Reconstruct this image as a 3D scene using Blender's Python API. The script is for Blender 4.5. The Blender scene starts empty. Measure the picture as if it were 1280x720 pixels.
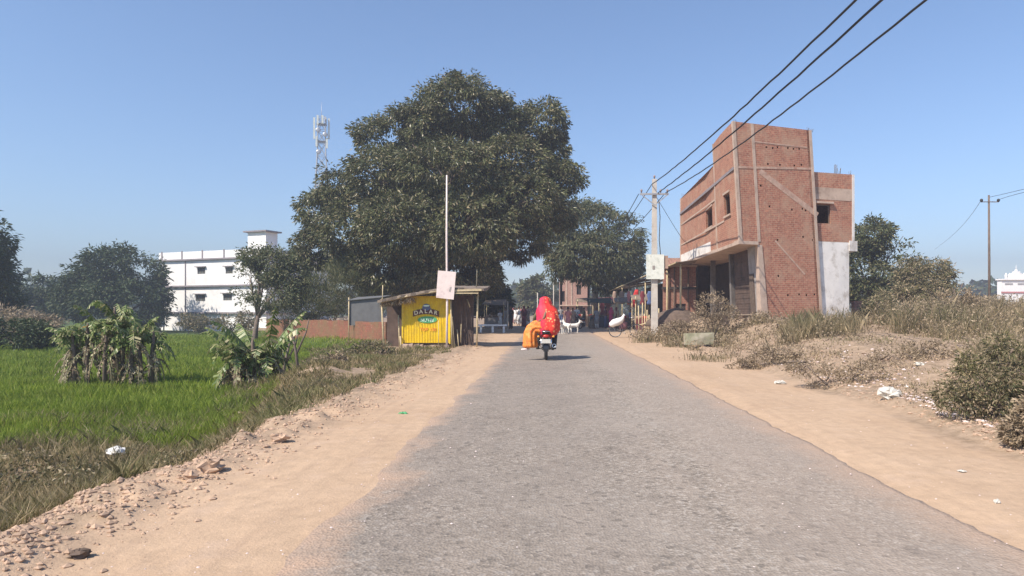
import bpy, math, random
HAZE, SUN, SKY, EXPO = .0020, 4.9, .132, .56
import numpy as np
from mathutils import Vector, Matrix, Euler
R = math.radians
rng = np.random.default_rng(7)
random.seed(7)
scene = bpy.context.scene
COL = scene.collection
F = 834.0                      # focal length of the photograph in its pixels (1280 wide)
CX, CY, H = 685.0, 388.0, 1.4  # vanishing point of the road, camera height

def P(px, py, Y):              # a point of the place measured off the photograph at distance Y
    return Vector(((px-CX)/F*Y, Y, H+(CY-py)/F*Y))
def XX(px, Y): return (px-CX)/F*Y
def ZZ(py, Y): return H+(CY-py)/F*Y

# ------------------------------------------------------------------ noise
def _h(ix, iy, iz=0):
    n = (ix*374761393 + iy*668265263 + iz*2147483647 + 1274126177) & 0xffffffff
    n = ((n ^ (n >> 13))*1274126177) & 0xffffffff
    return ((n ^ (n >> 16)) & 0xffff)/65535.0
def vnoise(x, y, s=1.0, seed=0):
    x = np.asarray(x, float)/s + 1000.37; y = np.asarray(y, float)/s + 1000.91
    ix = np.floor(x).astype(np.int64); iy = np.floor(y).astype(np.int64)
    fx = x-ix; fy = y-iy; fx = fx*fx*(3-2*fx); fy = fy*fy*(3-2*fy)
    a = _h(ix, iy, seed); b = _h(ix+1, iy, seed); c = _h(ix, iy+1, seed); d = _h(ix+1, iy+1, seed)
    return (a*(1-fx)+b*fx)*(1-fy)+(c*(1-fx)+d*fx)*fy
def fbm(x, y, s, o=4, seed=0):
    r = 0; a = .5; t = 0
    for k in range(o):
        r = r + a*vnoise(x, y, s/2**k, seed+k*17); t += a; a *= .55
    return r/t
def sst(a, b, x):
    t = np.clip((np.asarray(x, float)-a)/(b-a), 0, 1); return t*t*(3-2*t)

# ------------------------------------------------------------------ ground shape
def rc(y): return -0.0013*np.maximum(np.asarray(y, float)-35, 0)**2
def rcm(y): return np.maximum(rc(y), -14.0)
def xe(y): return np.interp(y, [0, 8, 12, 16, 20, 27, 45, 60, 200], [-3.1, -3.15, -3.9, -5.2, -6.0, -7.0, -17.3, -28, -70])
def xl(y): return np.interp(y, [0, 5.8, 9.6, 15, 25, 40], [-3.0, -2.95, -2.75, -2.65, -2.6, -3.2])+rcm(y)
def xr(y): return np.interp(y, [0, 6, 9, 14, 20, 28, 36, 60], [4.2, 4.35, 4.75, 4.9, 5.1, 5.5, 5.1, 4.4])+rcm(y)
RL, RR = -1.56, 2.72
def gz(x, y, fine=True):
    x = np.asarray(x, float); y = np.asarray(y, float)
    yy = np.maximum(y, 0)
    left = -0.42*sst(0, 1.5, xe(yy)-x)
    r = x-xr(yy)
    Hr = np.interp(yy, [0, 8, 15, 22, 26.5, 41, 46, 70], [.30, .38, .48, .68, .98, .98, .3, .1])
    wid = np.interp(yy, [0, 20, 26, 42, 46], [3.2, 3.5, 3.1, 3.1, 3.0])
    right = np.minimum(.09, Hr*.5)*sst(0, .35, r)+(Hr-np.minimum(.09, Hr*.5))*sst(.2, 1, r/wid)
    z = left+right
    u = x-rcm(yy)
    z = z - 0.035*sst(RR+.5, RR+.02, u)*sst(RR-.2, RR-.05, u)
    z = z + 0.024*sst(RL+.45, RL+.3, u)*sst(RL-1.3, RL-.1, u)
    off = np.maximum(sst(-.25, .7, xl(yy)-x), sst(-.1, .6, x-xr(yy)))
    n = (fbm(x, y, .9, 4, 3)-.5)*.22
    far = np.clip(1.2-yy/60, .2, 1)
    z = z + n*off*far
    # thrown-up clods of the left berm
    b = sst(-.35, .1, xl(yy)-x)*sst(1.0, .3, xl(yy)-x)
    z = z + b*(.02+.12*np.maximum(fbm(x, y, .35, 3, 9)-.42, 0)*2)*np.clip(1.6-yy/30, 0, 1)
    # earth mound beside the bananas
    z = z + .30*np.exp(-(((x+5.4)/1.0)**2+((y-14.6)/1.3)**2))
    z = z + off*.12*np.exp(-(((x-6.3)/.9)**2+((y-19.0)/2)**2))
    if fine: z = z + (fbm(x, y, .16, 2, 21)-.5)*(.012+.03*off)*sst(RL-.05, RL-.25, u) + (fbm(x, y, .16, 2, 21)-.5)*(.008+.04*off)*sst(RR+.05, RR+.3, u)
    return z
def G(x, y): return float(gz(x, y))

# ------------------------------------------------------------------ object helpers
def tag(o, label=None, cat=None, group=None, kind=None):
    if label: o['label'] = label
    if cat: o['category'] = cat
    if group: o['group'] = group
    if kind: o['kind'] = kind
    return o
def empty(name, loc, rz=0, label=None, cat=None, group=None):
    o = bpy.data.objects.new(name, None); COL.objects.link(o)
    o.location = loc; o.rotation_euler = (0, 0, rz); o.empty_display_size = .2
    return tag(o, label, cat, group)
def link(name, me, parent=None):
    o = bpy.data.objects.new(name, me); COL.objects.link(o)
    if parent is not None: o.parent = parent
    return o
def copy_tree(o, parent=None):
    c = o.copy(); COL.objects.link(c); c.parent = parent
    for ch in [k for k in COL.objects if k.parent == o]: copy_tree(ch, c)
    return c
def auto_uv(me):
    n = len(me.loops)
    if n == 0: return
    co = np.empty(len(me.vertices)*3); me.vertices.foreach_get('co', co); co = co.reshape(-1, 3)
    vi = np.empty(n, np.int64); me.loops.foreach_get('vertex_index', vi)
    nf = len(me.polygons)
    nr = np.empty(nf*3); me.polygons.foreach_get('normal', nr); nr = nr.reshape(-1, 3)
    tot = np.empty(nf, np.int64); me.polygons.foreach_get('loop_total', tot)
    fn = np.repeat(nr, tot, axis=0); p = co[vi]
    th = np.stack([-fn[:, 1], fn[:, 0]], 1); l = np.linalg.norm(th, axis=1); flat = np.abs(fn[:, 2]) > .75
    th = th/np.maximum(l, 1e-6)[:, None]
    u = np.where(flat, p[:, 0], p[:, 0]*th[:, 0]+p[:, 1]*th[:, 1]); v = np.where(flat, p[:, 1], p[:, 2])
    uv = me.uv_layers.new(name='UVMap'); uv.data.foreach_set('uv', np.stack([u, v], 1).ravel())

class MB:
    def __init__(s): s.v = []; s.f = []; s.sm = []
    def add(s, vs, fs, smooth=False):
        b = len(s.v); s.v += [tuple(p) for p in vs]
        for f in fs: s.f.append(tuple(b+i for i in f)); s.sm.append(smooth)
        return s
    def box(s, a, b, j=0, rz=0, M=None):
        x0, y0, z0 = a; x1, y1, z1 = b
        vs = [Vector(p) for p in ((x0,y0,z0),(x1,y0,z0),(x1,y1,z0),(x0,y1,z0),(x0,y0,z1),(x1,y0,z1),(x1,y1,z1),(x0,y1,z1))]
        if j: vs = [p+Vector([random.uniform(-j, j) for _ in range(3)]) for p in vs]
        if rz:
            c = Vector(((x0+x1)/2, (y0+y1)/2, 0)); m = Matrix.Rotation(rz, 3, 'Z'); vs = [m@(p-c)+c for p in vs]
        if M is not None: vs = [M@p for p in vs]
        return s.add(vs, [(0,3,2,1),(4,5,6,7),(0,1,5,4),(1,2,6,5),(2,3,7,6),(3,0,4,7)])
    def hexa(s, vs):           # 4 bottom, 4 top
        return s.add(vs, [(0,3,2,1),(4,5,6,7),(0,1,5,4),(1,2,6,5),(2,3,7,6),(3,0,4,7)])
    def sheet(s, a, b, c, d, t=.02):   # thin slab over the quad a,b,c,d
        a, b, c, d = map(Vector, (a, b, c, d)); n = (b-a).cross(d-a).normalized()*t
        return s.hexa([a-n, b-n, c-n, d-n, a, b, c, d])
    def tube(s, pts, rads, n=8, cap=True, smooth=True, jit=0, pleat=0):
        pts = [Vector(p) for p in pts]
        if not hasattr(rads, '__len__'): rads = [rads]*len(pts)
        rings = []; prev = None
        for i, p in enumerate(pts):
            d = (pts[min(i+1, len(pts)-1)]-pts[max(i-1, 0)]).normalized()
            if prev is None:
                a = d.orthogonal().normalized()
            else:
                a = (prev-d*prev.dot(d))
                a = a.normalized() if a.length > 1e-6 else d.orthogonal().normalized()
            prev = a; b = d.cross(a)
            for k in range(n):
                t = 2*math.pi*k/n; rr = rads[i]*(1+random.uniform(-jit, jit)+pleat*math.sin(9*t+i*.35)+pleat*.6*math.sin(4*t+i*.9))
                rings.append(p+a*math.cos(t)*rr+b*math.sin(t)*rr)
        fs = []
        for i in range(len(pts)-1):
            for k in range(n):
                k2 = (k+1) % n
                fs.append((i*n+k, i*n+k2, (i+1)*n+k2, (i+1)*n+k))
        if cap: fs.append(tuple(range(n-1, -1, -1))); fs.append(tuple((len(pts)-1)*n+k for k in range(n)))
        return s.add(rings, fs, smooth)
    def bar(s, a, b, w, h=None):
        a = Vector(a); b = Vector(b); h = h or w
        d = (b-a).normalized(); up = Vector((0,0,1)) if abs(d.z) < .95 else Vector((0,1,0))
        x = d.cross(up).normalized()*w/2; y = x.cross(d).normalized()*h/2
        return s.hexa([a-x-y, a+x-y, a+x+y, a-x+y, b-x-y, b+x-y, b+x+y, b-x+y])
    def loft(s, rings, n=20, smooth=True, noise=0, folds=0, cap=True, rot=0):
        vs = []
        for (c, rx, ry) in rings:
            for k in range(n):
                t = 2*math.pi*k/n
                m = 1+random.uniform(-noise, noise)+folds*math.sin(t*7+c[2]*9)
                vs.append((c[0]+math.cos(t+rot)*rx*m, c[1]+math.sin(t+rot)*ry*m, c[2]))
        fs = []
        for i in range(len(rings)-1):
            for k in range(n):
                k2 = (k+1) % n; fs.append((i*n+k, i*n+k2, (i+1)*n+k2, (i+1)*n+k))
        if cap: fs.append(tuple(range(n-1, -1, -1))); fs.append(tuple((len(rings)-1)*n+k for k in range(n)))
        return s.add(vs, fs, smooth)
    def ball(s, c, rx, ry=None, rz=None, n=12, m=8, jit=0):
        ry = ry or rx; rz = rz or rx
        rings = []
        for i in range(m+1):
            a = -math.pi/2+math.pi*i/m; q = max(math.cos(a), .03)
            rings.append(((c[0], c[1], c[2]+math.sin(a)*rz), rx*q, ry*q))
        return s.loft(rings, n, True, jit)
    def torus(s, c, axis, r1, r2, n=28, m=8):
        c = Vector(c); axis = Vector(axis).normalized(); a = axis.orthogonal().normalized(); b = axis.cross(a)
        vs = []; fs = []
        for i in range(n):
            t = 2*math.pi*i/n; d = a*math.cos(t)+b*math.sin(t)
            for k in range(m):
                q = 2*math.pi*k/m; vs.append(c+d*(r1+r2*math.cos(q))+axis*r2*math.sin(q))
        for i in range(n):
            for k in range(m):
                fs.append((i*m+k, ((i+1)%n)*m+k, ((i+1)%n)*m+(k+1)%m, i*m+(k+1)%m))
        return s.add(vs, fs, True)
    def warp(s, fn): s.v = [tuple(fn(Vector(p))) for p in s.v]; return s
    def mesh(s, name, mat=None, recalc=True):
        me = bpy.data.meshes.new(name); me.from_pydata(s.v, [], s.f)
        if recalc:
            import bmesh
            bm = bmesh.new(); bm.from_mesh(me); bmesh.ops.recalc_face_normals(bm, faces=bm.faces); bm.to_mesh(me); bm.free()
        me.polygons.foreach_set('use_smooth', s.sm)
        me.update(); auto_uv(me)
        if mat: me.materials.append(mat)
        return me
    def build(s, name, mat, parent=None, **k):
        return tag(link(name, s.mesh(name, mat), parent), **k)

def np_mesh(name, V, nper, mat, faces=None):
    """V: (n*nper,3); one polygon of nper vertices per item, or faces given per item"""
    me = bpy.data.meshes.new(name); V = np.ascontiguousarray(V, dtype=np.float32)
    if faces is None: faces = [tuple(range(nper))]
    n = len(V)//nper
    me.vertices.add(len(V)); me.vertices.foreach_set('co', V.ravel())
    base = (np.arange(n)*nper)
    ls = []; lt = []
    allidx = []; 
    fl = [len(f) for f in faces]
    idx = np.concatenate([np.array(f) for f in faces])
    L = (base[:, None]+idx[None, :]).ravel()
    lt = np.tile(np.array(fl), n); st = np.concatenate([[0], np.cumsum(lt)[:-1]])
    me.loops.add(len(L)); me.loops.foreach_set('vertex_index', L.astype(np.int32))
    me.polygons.add(len(lt)); me.polygons.foreach_set('loop_start', st.astype(np.int32))
    try: me.polygons.foreach_set('loop_total', lt.astype(np.int32))
    except Exception: pass
    me.update(calc_edges=True); me.polygons.foreach_set('use_smooth', np.zeros(len(lt), bool))
    if mat: me.materials.append(mat)
    return me

# ------------------------------------------------------------------ materials
MATS = {}
def nodes(name):
    m = bpy.data.materials.new(name); m.use_nodes = True
    nt = m.node_tree; b = nt.nodes['Principled BSDF']; MATS[name] = m
    return m, nt, b
def N(nt, t, **k):
    n = nt.nodes.new(t)
    for a, v in k.items(): setattr(n, a, v)
    return n
def ramp(nt, fac, stops):
    r = N(nt, 'ShaderNodeValToRGB'); e = r.color_ramp.elements
    while len(e) < len(stops): e.new(.5)
    for i, (p, c) in enumerate(stops):
        e[i].position = p; e[i].color = (*c, 1) if len(c) == 3 else c
    nt.links.new(fac, r.inputs[0]); return r.outputs[0]
def mix(nt, fac, a, b, mode='MIX'):
    m = N(nt, 'ShaderNodeMix', data_type='RGBA', blend_type=mode)
    for s, v in ((0, fac), (6, a), (7, b)):
        if isinstance(v, (int, float)): m.inputs[s].default_value = v
        elif isinstance(v, tuple): m.inputs[s].default_value = (*v, 1)
        else: nt.links.new(v, m.inputs[s])
    return m.outputs[2]
def noise(nt, scale, detail=4, rough=.6, coord=None, out='Fac', dist=0):
    n = N(nt, 'ShaderNodeTexNoise'); n.inputs['Scale'].default_value = scale
    n.inputs['Detail'].default_value = detail; n.inputs['Roughness'].default_value = rough
    n.inputs['Distortion'].default_value = dist
    if coord is not None: nt.links.new(coord, n.inputs['Vector'])
    return n.outputs[out]
def objco(nt): return N(nt, 'ShaderNodeTexCoord').outputs['Object']
def uvco(nt): return N(nt, 'ShaderNodeTexCoord').outputs['UV']
def maprange(nt, v, a, b, c=0, d=1):
    m = N(nt, 'ShaderNodeMapRange'); nt.links.new(v, m.inputs[0])
    for i, q in enumerate((a, b, c, d)): m.inputs[i+1].default_value = q
    return m.outputs[0]
def math_(nt, op, a, b=0):
    m = N(nt, 'ShaderNodeMath', operation=op)
    for i, q in enumerate((a, b)):
        if isinstance(q, (int, float)): m.inputs[i].default_value = q
        else: nt.links.new(q, m.inputs[i])
    return m.outputs[0]
def bump(nt, b, h, st=.4, dist=.02):
    n = N(nt, 'ShaderNodeBump'); n.inputs['Strength'].default_value = st; n.inputs['Distance'].default_value = dist
    nt.links.new(h, n.inputs['Height']); nt.links.new(n.outputs[0], b.inputs['Normal'])
def plain(name, c, rough=.8, var=.18, scale=3, metal=0, dirt=None, dscale=1.2):
    m, nt, b = nodes(name); co = objco(nt)
    n = noise(nt, scale, 5, .65, co)
    lo = tuple(max(x*(1-var), 0) for x in c); hi = tuple(min(x*(1+var), 1) for x in c)
    col = ramp(nt, n, [(.3, lo), (.7, hi)])
    if dirt:
        d = noise(nt, dscale, 6, .7, co); col = mix(nt, maprange(nt, d, .5, .68), col, dirt)
    nt.links.new(col, b.inputs['Base Color']); b.inputs['Roughness'].default_value = rough
    b.inputs['Metallic'].default_value = metal
    bump(nt, b, n, .25, .01)
    return m
def leafmat(name, stops, trans=.25, clump=.6, rough=.55, tint=None, tscale=.25):
    m, nt, b = nodes(name); g = N(nt, 'ShaderNodeNewGeometry'); co = objco(nt)
    col = ramp(nt, g.outputs['Random Per Island'], stops)
    n = noise(nt, clump, 3, .6, co)
    col = mix(nt, 1.0, col, ramp(nt, n, [(.3, (.72, .72, .72)), (.7, (1.25, 1.25, 1.2))]), 'MULTIPLY')
    if tint:
        n2 = noise(nt, tscale, 3, .6, co); col = mix(nt, maprange(nt, n2, .48, .66, 0, .75), col, tint)
    nt.links.new(col, b.inputs['Base Color']); b.inputs['Roughness'].default_value = rough
    b.inputs['Specular IOR Level'].default_value = .35
    t = N(nt, 'ShaderNodeBsdfTranslucent'); nt.links.new(col, t.inputs['Color'])
    mx = N(nt, 'ShaderNodeMixShader'); mx.inputs[0].default_value = trans
    nt.links.new(b.outputs[0], mx.inputs[1]); nt.links.new(t.outputs[0], mx.inputs[2])
    nt.links.new(mx.outputs[0], nt.nodes['Material Output'].inputs['Surface'])
    return m

def brickmat(name, c1, c2, mortar, stain=(.35, .27, .2), msize=.011, stainamt=(.5, .7)):
    m, nt, b = nodes(name); uv = uvco(nt); co = objco(nt)
    br = N(nt, 'ShaderNodeTexBrick'); nt.links.new(uv, br.inputs['Vector'])
    br.inputs['Scale'].default_value = 1; br.inputs['Brick Width'].default_value = .24; br.inputs['Row Height'].default_value = .085
    br.inputs['Mortar Size'].default_value = msize; br.inputs['Mortar Smooth'].default_value = .3
    br.inputs['Color1'].default_value = (*c1, 1); br.inputs['Color2'].default_value = (*c2, 1); br.inputs['Mortar'].default_value = (*mortar, 1)
    n = noise(nt, 9, 4, .7, co); n2 = noise(nt, 1.1, 6, .7, co)
    col = mix(nt, 1.0, br.outputs['Color'], ramp(nt, n, [(.3, (.68, .66, .66)), (.7, (1.3, 1.3, 1.28))]), 'MULTIPLY')
    col = mix(nt, maprange(nt, n2, stainamt[0], stainamt[1], 0, .6), col, stain)
    # mortar droppings and pale crumbs
    v = N(nt, 'ShaderNodeTexVoronoi'); v.inputs['Scale'].default_value = 5.5; nt.links.new(co, v.inputs['Vector'])
    cr = math_(nt, 'MULTIPLY', maprange(nt, v.outputs['Distance'], .22, .12), maprange(nt, noise(nt, 1.3, 3, .6, co), .46, .56))
    col = mix(nt, math_(nt, 'MULTIPLY', cr, .6), col, (.45, .33, .25))
    nt.links.new(col, b.inputs['Base Color']); b.inputs['Roughness'].default_value = .92
    bump(nt, b, br.outputs['Fac'], -.5, .01)
    return m

M = {}
def mk():
    M['brick'] = brickmat('red_brick', (.40, .165, .105), (.31, .12, .08), (.40, .24, .16), (.43, .285, .195), .013, (.46, .64))
    M['faded_strip'] = plain('faded_mortar_strip', (.46, .31, .235), .95, .2, 5, dirt=(.36, .18, .13), dscale=3)
    M['brick_dark'] = brickmat('old_brick', (.33, .14, .10), (.24, .10, .075), (.30, .2, .15), (.2, .15, .11))
    M['mud_brick'] = brickmat('mud_brick', (.26, .085, .05), (.20, .07, .042), (.22, .11, .07), (.17, .13, .06), .011, (.42, .6))
    M['far_brick'] = brickmat('pinkish_brick', (.42, .24, .19), (.36, .2, .16), (.42, .3, .25), (.3, .2, .17))
    M['conc'] = plain('rough_concrete', (.50, .375, .295), .95, .2, 4, dirt=(.30, .21, .16), dscale=2)
    M['conc_grey'] = plain('grey_cement_plaster', (.34, .31, .29), .95, .22, 2.5, dirt=(.22, .18, .16))
    M['conc_pole'] = plain('pale_concrete', (.52, .48, .43), .9, .15, 6, dirt=(.38, .33, .28), dscale=3)
    M['white_plaster'] = plain('stained_white_plaster', (.74, .70, .66), .9, .08, 2, dirt=(.45, .40, .35), dscale=1.6)
    M['white_wall'] = plain('whitewashed_wall', (.82, .80, .78), .9, .04, 1, dirt=(.66, .64, .62), dscale=.5)
    M['band'] = plain('grey_ledge', (.25, .22, .23), .9, .15, 2)
    M['dark'] = plain('interior_shade_and_beam', (.045, .035, .032), .95, .3, 2)  # near-black paints the shade inside openings and sheds; also colours the dark lintel
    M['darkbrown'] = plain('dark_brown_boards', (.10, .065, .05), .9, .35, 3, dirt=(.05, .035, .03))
    M['wood'] = plain('weathered_wood', (.34, .25, .18), .85, .3, 8)
    M['bamboo'] = plain('dry_bamboo', (.50, .40, .24), .7, .25, 6)
    M['darkwood'] = plain('dark_wood', (.14, .10, .075), .85, .3, 6)
    M['thatch'] = plain('old_thatch', (.22, .17, .13), .95, .4, 9, dirt=(.12, .09, .07))
    M['metal'] = plain('galvanised_steel', (.45, .45, .46), .5, .15, 4, metal=.6)
    M['chrome'] = plain('chrome', (.75, .75, .76), .22, .05, 3, metal=1)
    M['black'] = plain('black_rubber', (.025, .025, .026), .6, .2, 4)
    M['blackpaint'] = plain('black_paint', (.02, .02, .023), .3, .1, 4)
    M['redpaint'] = plain('red_plastic', (.5, .03, .02), .3, .1, 4)
    M['wire'] = plain('wire', (.02, .02, .022), .6, .1, 4)
    M['ceramic'] = plain('insulator_ceramic', (.28, .2, .18), .4, .1, 4)
    M['board'] = plain('pale_board', (.74, .62, .58), .8, .06, 5, dirt=(.58, .44, .42), dscale=4)
    M['board_white'] = plain('pale_white_board', (.68, .70, .64), .8, .08, 5, dirt=(.45, .48, .42), dscale=4)
    M['bluetarp'] = plain('blue_tarpaulin', (.022, .05, .09), .6, .3, 3)
    M['greentarp'] = plain('dark_green_tarpaulin', (.018, .035, .028), .7, .3, 3)
    M['greysheet'] = plain('dark_grey_sheet', (.13, .13, .13), .8, .2, 3)
    M['shop_plaster'] = plain('shaded_plaster', (.17, .155, .145), .95, .3, 2.5, dirt=(.10, .085, .075))  # darker copy of the grey cement plaster, shade under the overhang put into colour
    M['dim_window'] = plain('dusty_window', (.10, .11, .10), .5, .2, 3)
    M['redcloth'] = plain('red_cloth', (.55, .035, .035), .85, .2, 5)
    M['white_cloth'] = plain('white_cloth', (.75, .73, .70), .85, .07, 6)
    M['skin'] = plain('brown_skin', (.22, .11, .065), .6, .08, 8)
    M['hair'] = plain('black_hair', (.012, .01, .009), .5, .2, 30)
    M['goathair'] = plain('white_goat_hair', (.72, .68, .62), .9, .1, 9)
    M['soil'] = plain('heap_soil', (.12, .085, .065), .98, .35, 5)
    M['litter'] = plain('white_litter', (.55, .52, .46), .6, .08, 10)
    M['clod'] = plain('earth_clods', (.43, .295, .205), .98, .3, 9)
    M['bark'] = plain('grey_brown_bark', (.16, .12, .095), .95, .35, 7)
    M['bark_pale'] = plain('pale_bark', (.30, .25, .20), .95, .3, 7)
    M['temple'] = plain('white_temple_paint', (.8, .78, .77), .8, .05, 2)
    M['pinkband'] = plain('pink_painted_band', (.45, .2, .2), .8, .1, 2)
    M['moss'] = plain('mossy_cement', (.26, .25, .16), .95, .3, 4, dirt=(.4, .35, .28))
    M['cap_blue'] = plain('faded_blue_paint', (.10, .12, .22), .6, .15, 9)
    M['letter_dark'] = plain('dark_maroon_paint', (.10, .03, .02), .6, .15, 9)
    M['letter_white'] = plain('cream_paint', (.85, .75, .5), .6, .05, 9)
    M['letter_green'] = plain('green_paint', (.08, .35, .14), .6, .15, 9)
    M['letter_pale'] = plain('pale_green_white_paint', (.75, .88, .72), .6, .05, 9)
    M['letter_orange'] = plain('orange_paint', (.80, .30, .03), .6, .1, 9)
    for nm, c in (('cloth_maroon', (.16, .03, .04)), ('cloth_grey', (.3, .29, .3)), ('cloth_black', (.03, .03, .035)), ('cloth_pink', (.62, .05, .16)),
                  ('cloth_blue', (.08, .12, .25)), ('cloth_white', (.72, .7, .68)), ('cloth_tan', (.38, .26, .2)), ('cloth_olive', (.16, .14, .07)), ('cloth_rose', (.5, .2, .2))):
        M[nm] = plain(nm, c, .9, .15, 8)
    # shutter: yellow painted corrugated sheet, rubbed to orange lower down
    m, nt, b = nodes('yellow_shutter_paint'); co = objco(nt)
    n = noise(nt, 5, 5, .7, co); st = N(nt, 'ShaderNodeMapping'); st.inputs['Scale'].default_value = (18, 1, 1.2); nt.links.new(co, st.inputs[0])
    n2 = noise(nt, 1, 4, .6, st.outputs[0])
    col = ramp(nt, n, [(.3, (.72, .47, .012)), (.7, (.86, .62, .02))])
    col = mix(nt, maprange(nt, n2, .52, .7, 0, .5), col, (.55, .33, .04)); col = mix(nt, maprange(nt, noise(nt, 2.2, 6, .7, co), .5, .68, 0, .55), col, (.40, .28, .09))
    nt.links.new(col, b.inputs['Base Color']); b.inputs['Roughness'].default_value = .5; M['yellow'] = m
    # patterned red sari
    m, nt, b = nodes('red_patterned_sari'); co = objco(nt)
    v = N(nt, 'ShaderNodeTexVoronoi'); v.inputs['Scale'].default_value = 13; nt.links.new(co, v.inputs['Vector'])
    spx = N(nt, 'ShaderNodeSeparateXYZ'); nt.links.new(co, spx.inputs[0])
    zone = math_(nt, 'MULTIPLY', maprange(nt, noise(nt, 5, 3, .6, co), .42, .52), maprange(nt, spx.outputs[0], -.06, .05))
    dots = math_(nt, 'MULTIPLY', maprange(nt, v.outputs['Distance'], .42, .3), zone)
    col = mix(nt, maprange(nt, spx.outputs[0], -.14, .02), (.52, .02, .07), (.68, .035, .02))
    col = mix(nt, dots, col, (.85, .42, .16))
    nt.links.new(col, b.inputs['Base Color']); b.inputs['Roughness'].default_value = .65; M['sari'] = m
    bump(nt, b, noise(nt, 14, 4, .6, co), .5, .03)
    m, nt, b = nodes('orange_sari'); co = objco(nt)
    v = N(nt, 'ShaderNodeTexVoronoi'); v.inputs['Scale'].default_value = 10; nt.links.new(co, v.inputs['Vector'])
    col = mix(nt, maprange(nt, v.outputs['Distance'], .45, .2, 0, .8), (.74, .20, .025), (.50, .07, .02)); col = mix(nt, maprange(nt, noise(nt, 9, 4, .7, co), .5, .62, 0, .7), col, (.80, .38, .10))
    nt.links.new(col, b.inputs['Base Color']); b.inputs['Roughness'].default_value = .65; M['orange_sari'] = m
    bump(nt, b, noise(nt, 12, 4, .6, co), .5, .03)
    # foliage
    M['leaf_mango'] = leafmat('mango_leaves', [(0, (.050, .060, .024)), (.4, (.10, .112, .045)), (.75, (.18, .18, .09)), (1, (.32, .26, .16))], .22, .5, .36)
    M['leaf_b'] = leafmat('olive_leaves', [(0, (.05, .065, .028)), (.6, (.10, .115, .048)), (1, (.22, .19, .10))], .22, .5, .5)
    M['leaf_dark'] = leafmat('dark_leaves', [(0, (.022, .042, .014)), (.7, (.055, .082, .028)), (1, (.11, .115, .05))], .15, .4)
    M['leaf_young'] = leafmat('sapling_leaves', [(0, (.06, .08, .036)), (.6, (.14, .16, .075)), (1, (.32, .29, .18))], .3, 1.2)
    M['leaf_dry'] = leafmat('dry_scrub_leaves', [(0, (.14, .11, .07)), (.5, (.30, .225, .145)), (1, (.52, .40, .28))], .25, 1.2)
    M['leaf_weed'] = leafmat('weed_leaves', [(0, (.065, .065, .03)), (.35, (.13, .13, .055)), (.65, (.25, .205, .115)), (1, (.46, .36, .24))], .25, 2.2)
    M['banana'] = leafmat('banana_leaf', [(0, (.08, .13, .035)), (.5, (.17, .23, .065)), (.8, (.33, .33, .15)), (1, (.6, .52, .32))], .25, 1.5, .4)
    M['banana_dry'] = leafmat('dry_banana_leaf', [(0, (.16, .11, .07)), (.5, (.32, .25, .15)), (.8, (.26, .27, .13)), (1, (.65, .54, .38))], .15, 2)
    M['banana_yellow'] = leafmat('yellowed_banana_leaf', [(0, (.62, .33, .04)), (1, (.75, .45, .08))], .25, 2)
    M['grass'] = leafmat('field_blades', [(0, (.13, .19, .025)), (.55, (.25, .33, .04)), (.9, (.36, .42, .07)), (1, (.42, .38, .13))], .4, .7, .6, tint=(.20, .26, .04), tscale=.3)
    M['grass_dry'] = leafmat('dry_blades', [(0, (.11, .105, .04)), (.35, (.21, .185, .08)), (.75, (.36, .28, .16)), (1, (.55, .43, .28))], .35, 1.1, .7, tint=(.15, .19, .055), tscale=.7)
    M['straw'] = leafmat('straw_blades', [(0, (.09, .085, .04)), (.5, (.23, .18, .10)), (1, (.50, .39, .25))], .25, 1.4, .7, tint=(.10, .11, .045), tscale=.45)
mk()

# ------------------------------------------------------------------ foliage generators
def leafcloud(Pc, A, L, W, seed=0):
    """diamond leaves: base points Pc, direction A, lengths L, widths W"""
    r = np.random.default_rng(seed); n = len(Pc)
    A = A/np.maximum(np.linalg.norm(A, axis=1), 1e-6)[:, None]
    B = np.cross(A, r.normal(size=(n, 3))); B = B/np.maximum(np.linalg.norm(B, axis=1), 1e-6)[:, None]
    C = np.cross(A, B)
    L = (np.ones(n)*L*r.uniform(.7, 1.3, n))[:, None]; W = (np.ones(n)*W*r.uniform(.7, 1.3, n))[:, None]
    V = np.stack([Pc, Pc+A*L*.45+B*W*.5+C*W*.12, Pc+A*L-C*W*.2, Pc+A*L*.45-B*W*.5+C*W*.12], 1)
    return V.reshape(-1, 3)
def crown_pts(blobs, ncl, nlf, cr, droop, seed, inner=.62, hollow=.36):
    r = np.random.default_rng(seed); blobs = np.array(blobs, float)
    area = (blobs[:, 3]*blobs[:, 5])**.9; pr = area/area.sum()
    bi = r.choice(len(blobs), ncl, p=pr); d = r.normal(size=(ncl, 3)); d /= np.linalg.norm(d, axis=1)[:, None]
    rad = inner+(1-inner)*r.random(ncl)**.5
    c = blobs[bi, :3]+d*blobs[bi, 3:6]*rad[:, None]
    keep = np.ones(ncl, bool)
    for b in blobs:
        q = np.linalg.norm((c-b[:3])/b[3:6], axis=1); keep &= ~((q < inner*.75) & (r.random(ncl) < .8))
    hol = vnoise(c[:, 0]*.8+c[:, 1]*.5, c[:, 2]+c[:, 1]*.45, cr*3.2, seed+50)+.25*vnoise(c[:, 0], c[:, 2], cr*1.3, seed+9)
    keep &= hol > hollow
    c = c[keep]; d = d[keep]; n = len(c)
    sz = r.uniform(.5, 1.4, n)
    off = r.normal(size=(n, nlf, 3)); off /= np.linalg.norm(off, axis=2)[:, :, None]
    off *= (r.random((n, nlf, 1))**.5)*cr*sz[:, None, None]; off[:, :, 2] *= .62
    pts = (c[:, None, :]+off).reshape(-1, 3)
    A = off*1.2/cr+d[:, None, :]*.5+r.normal(size=off.shape)*.45; A[:, :, 2] -= droop
    return pts, A.reshape(-1, 3), c
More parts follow.
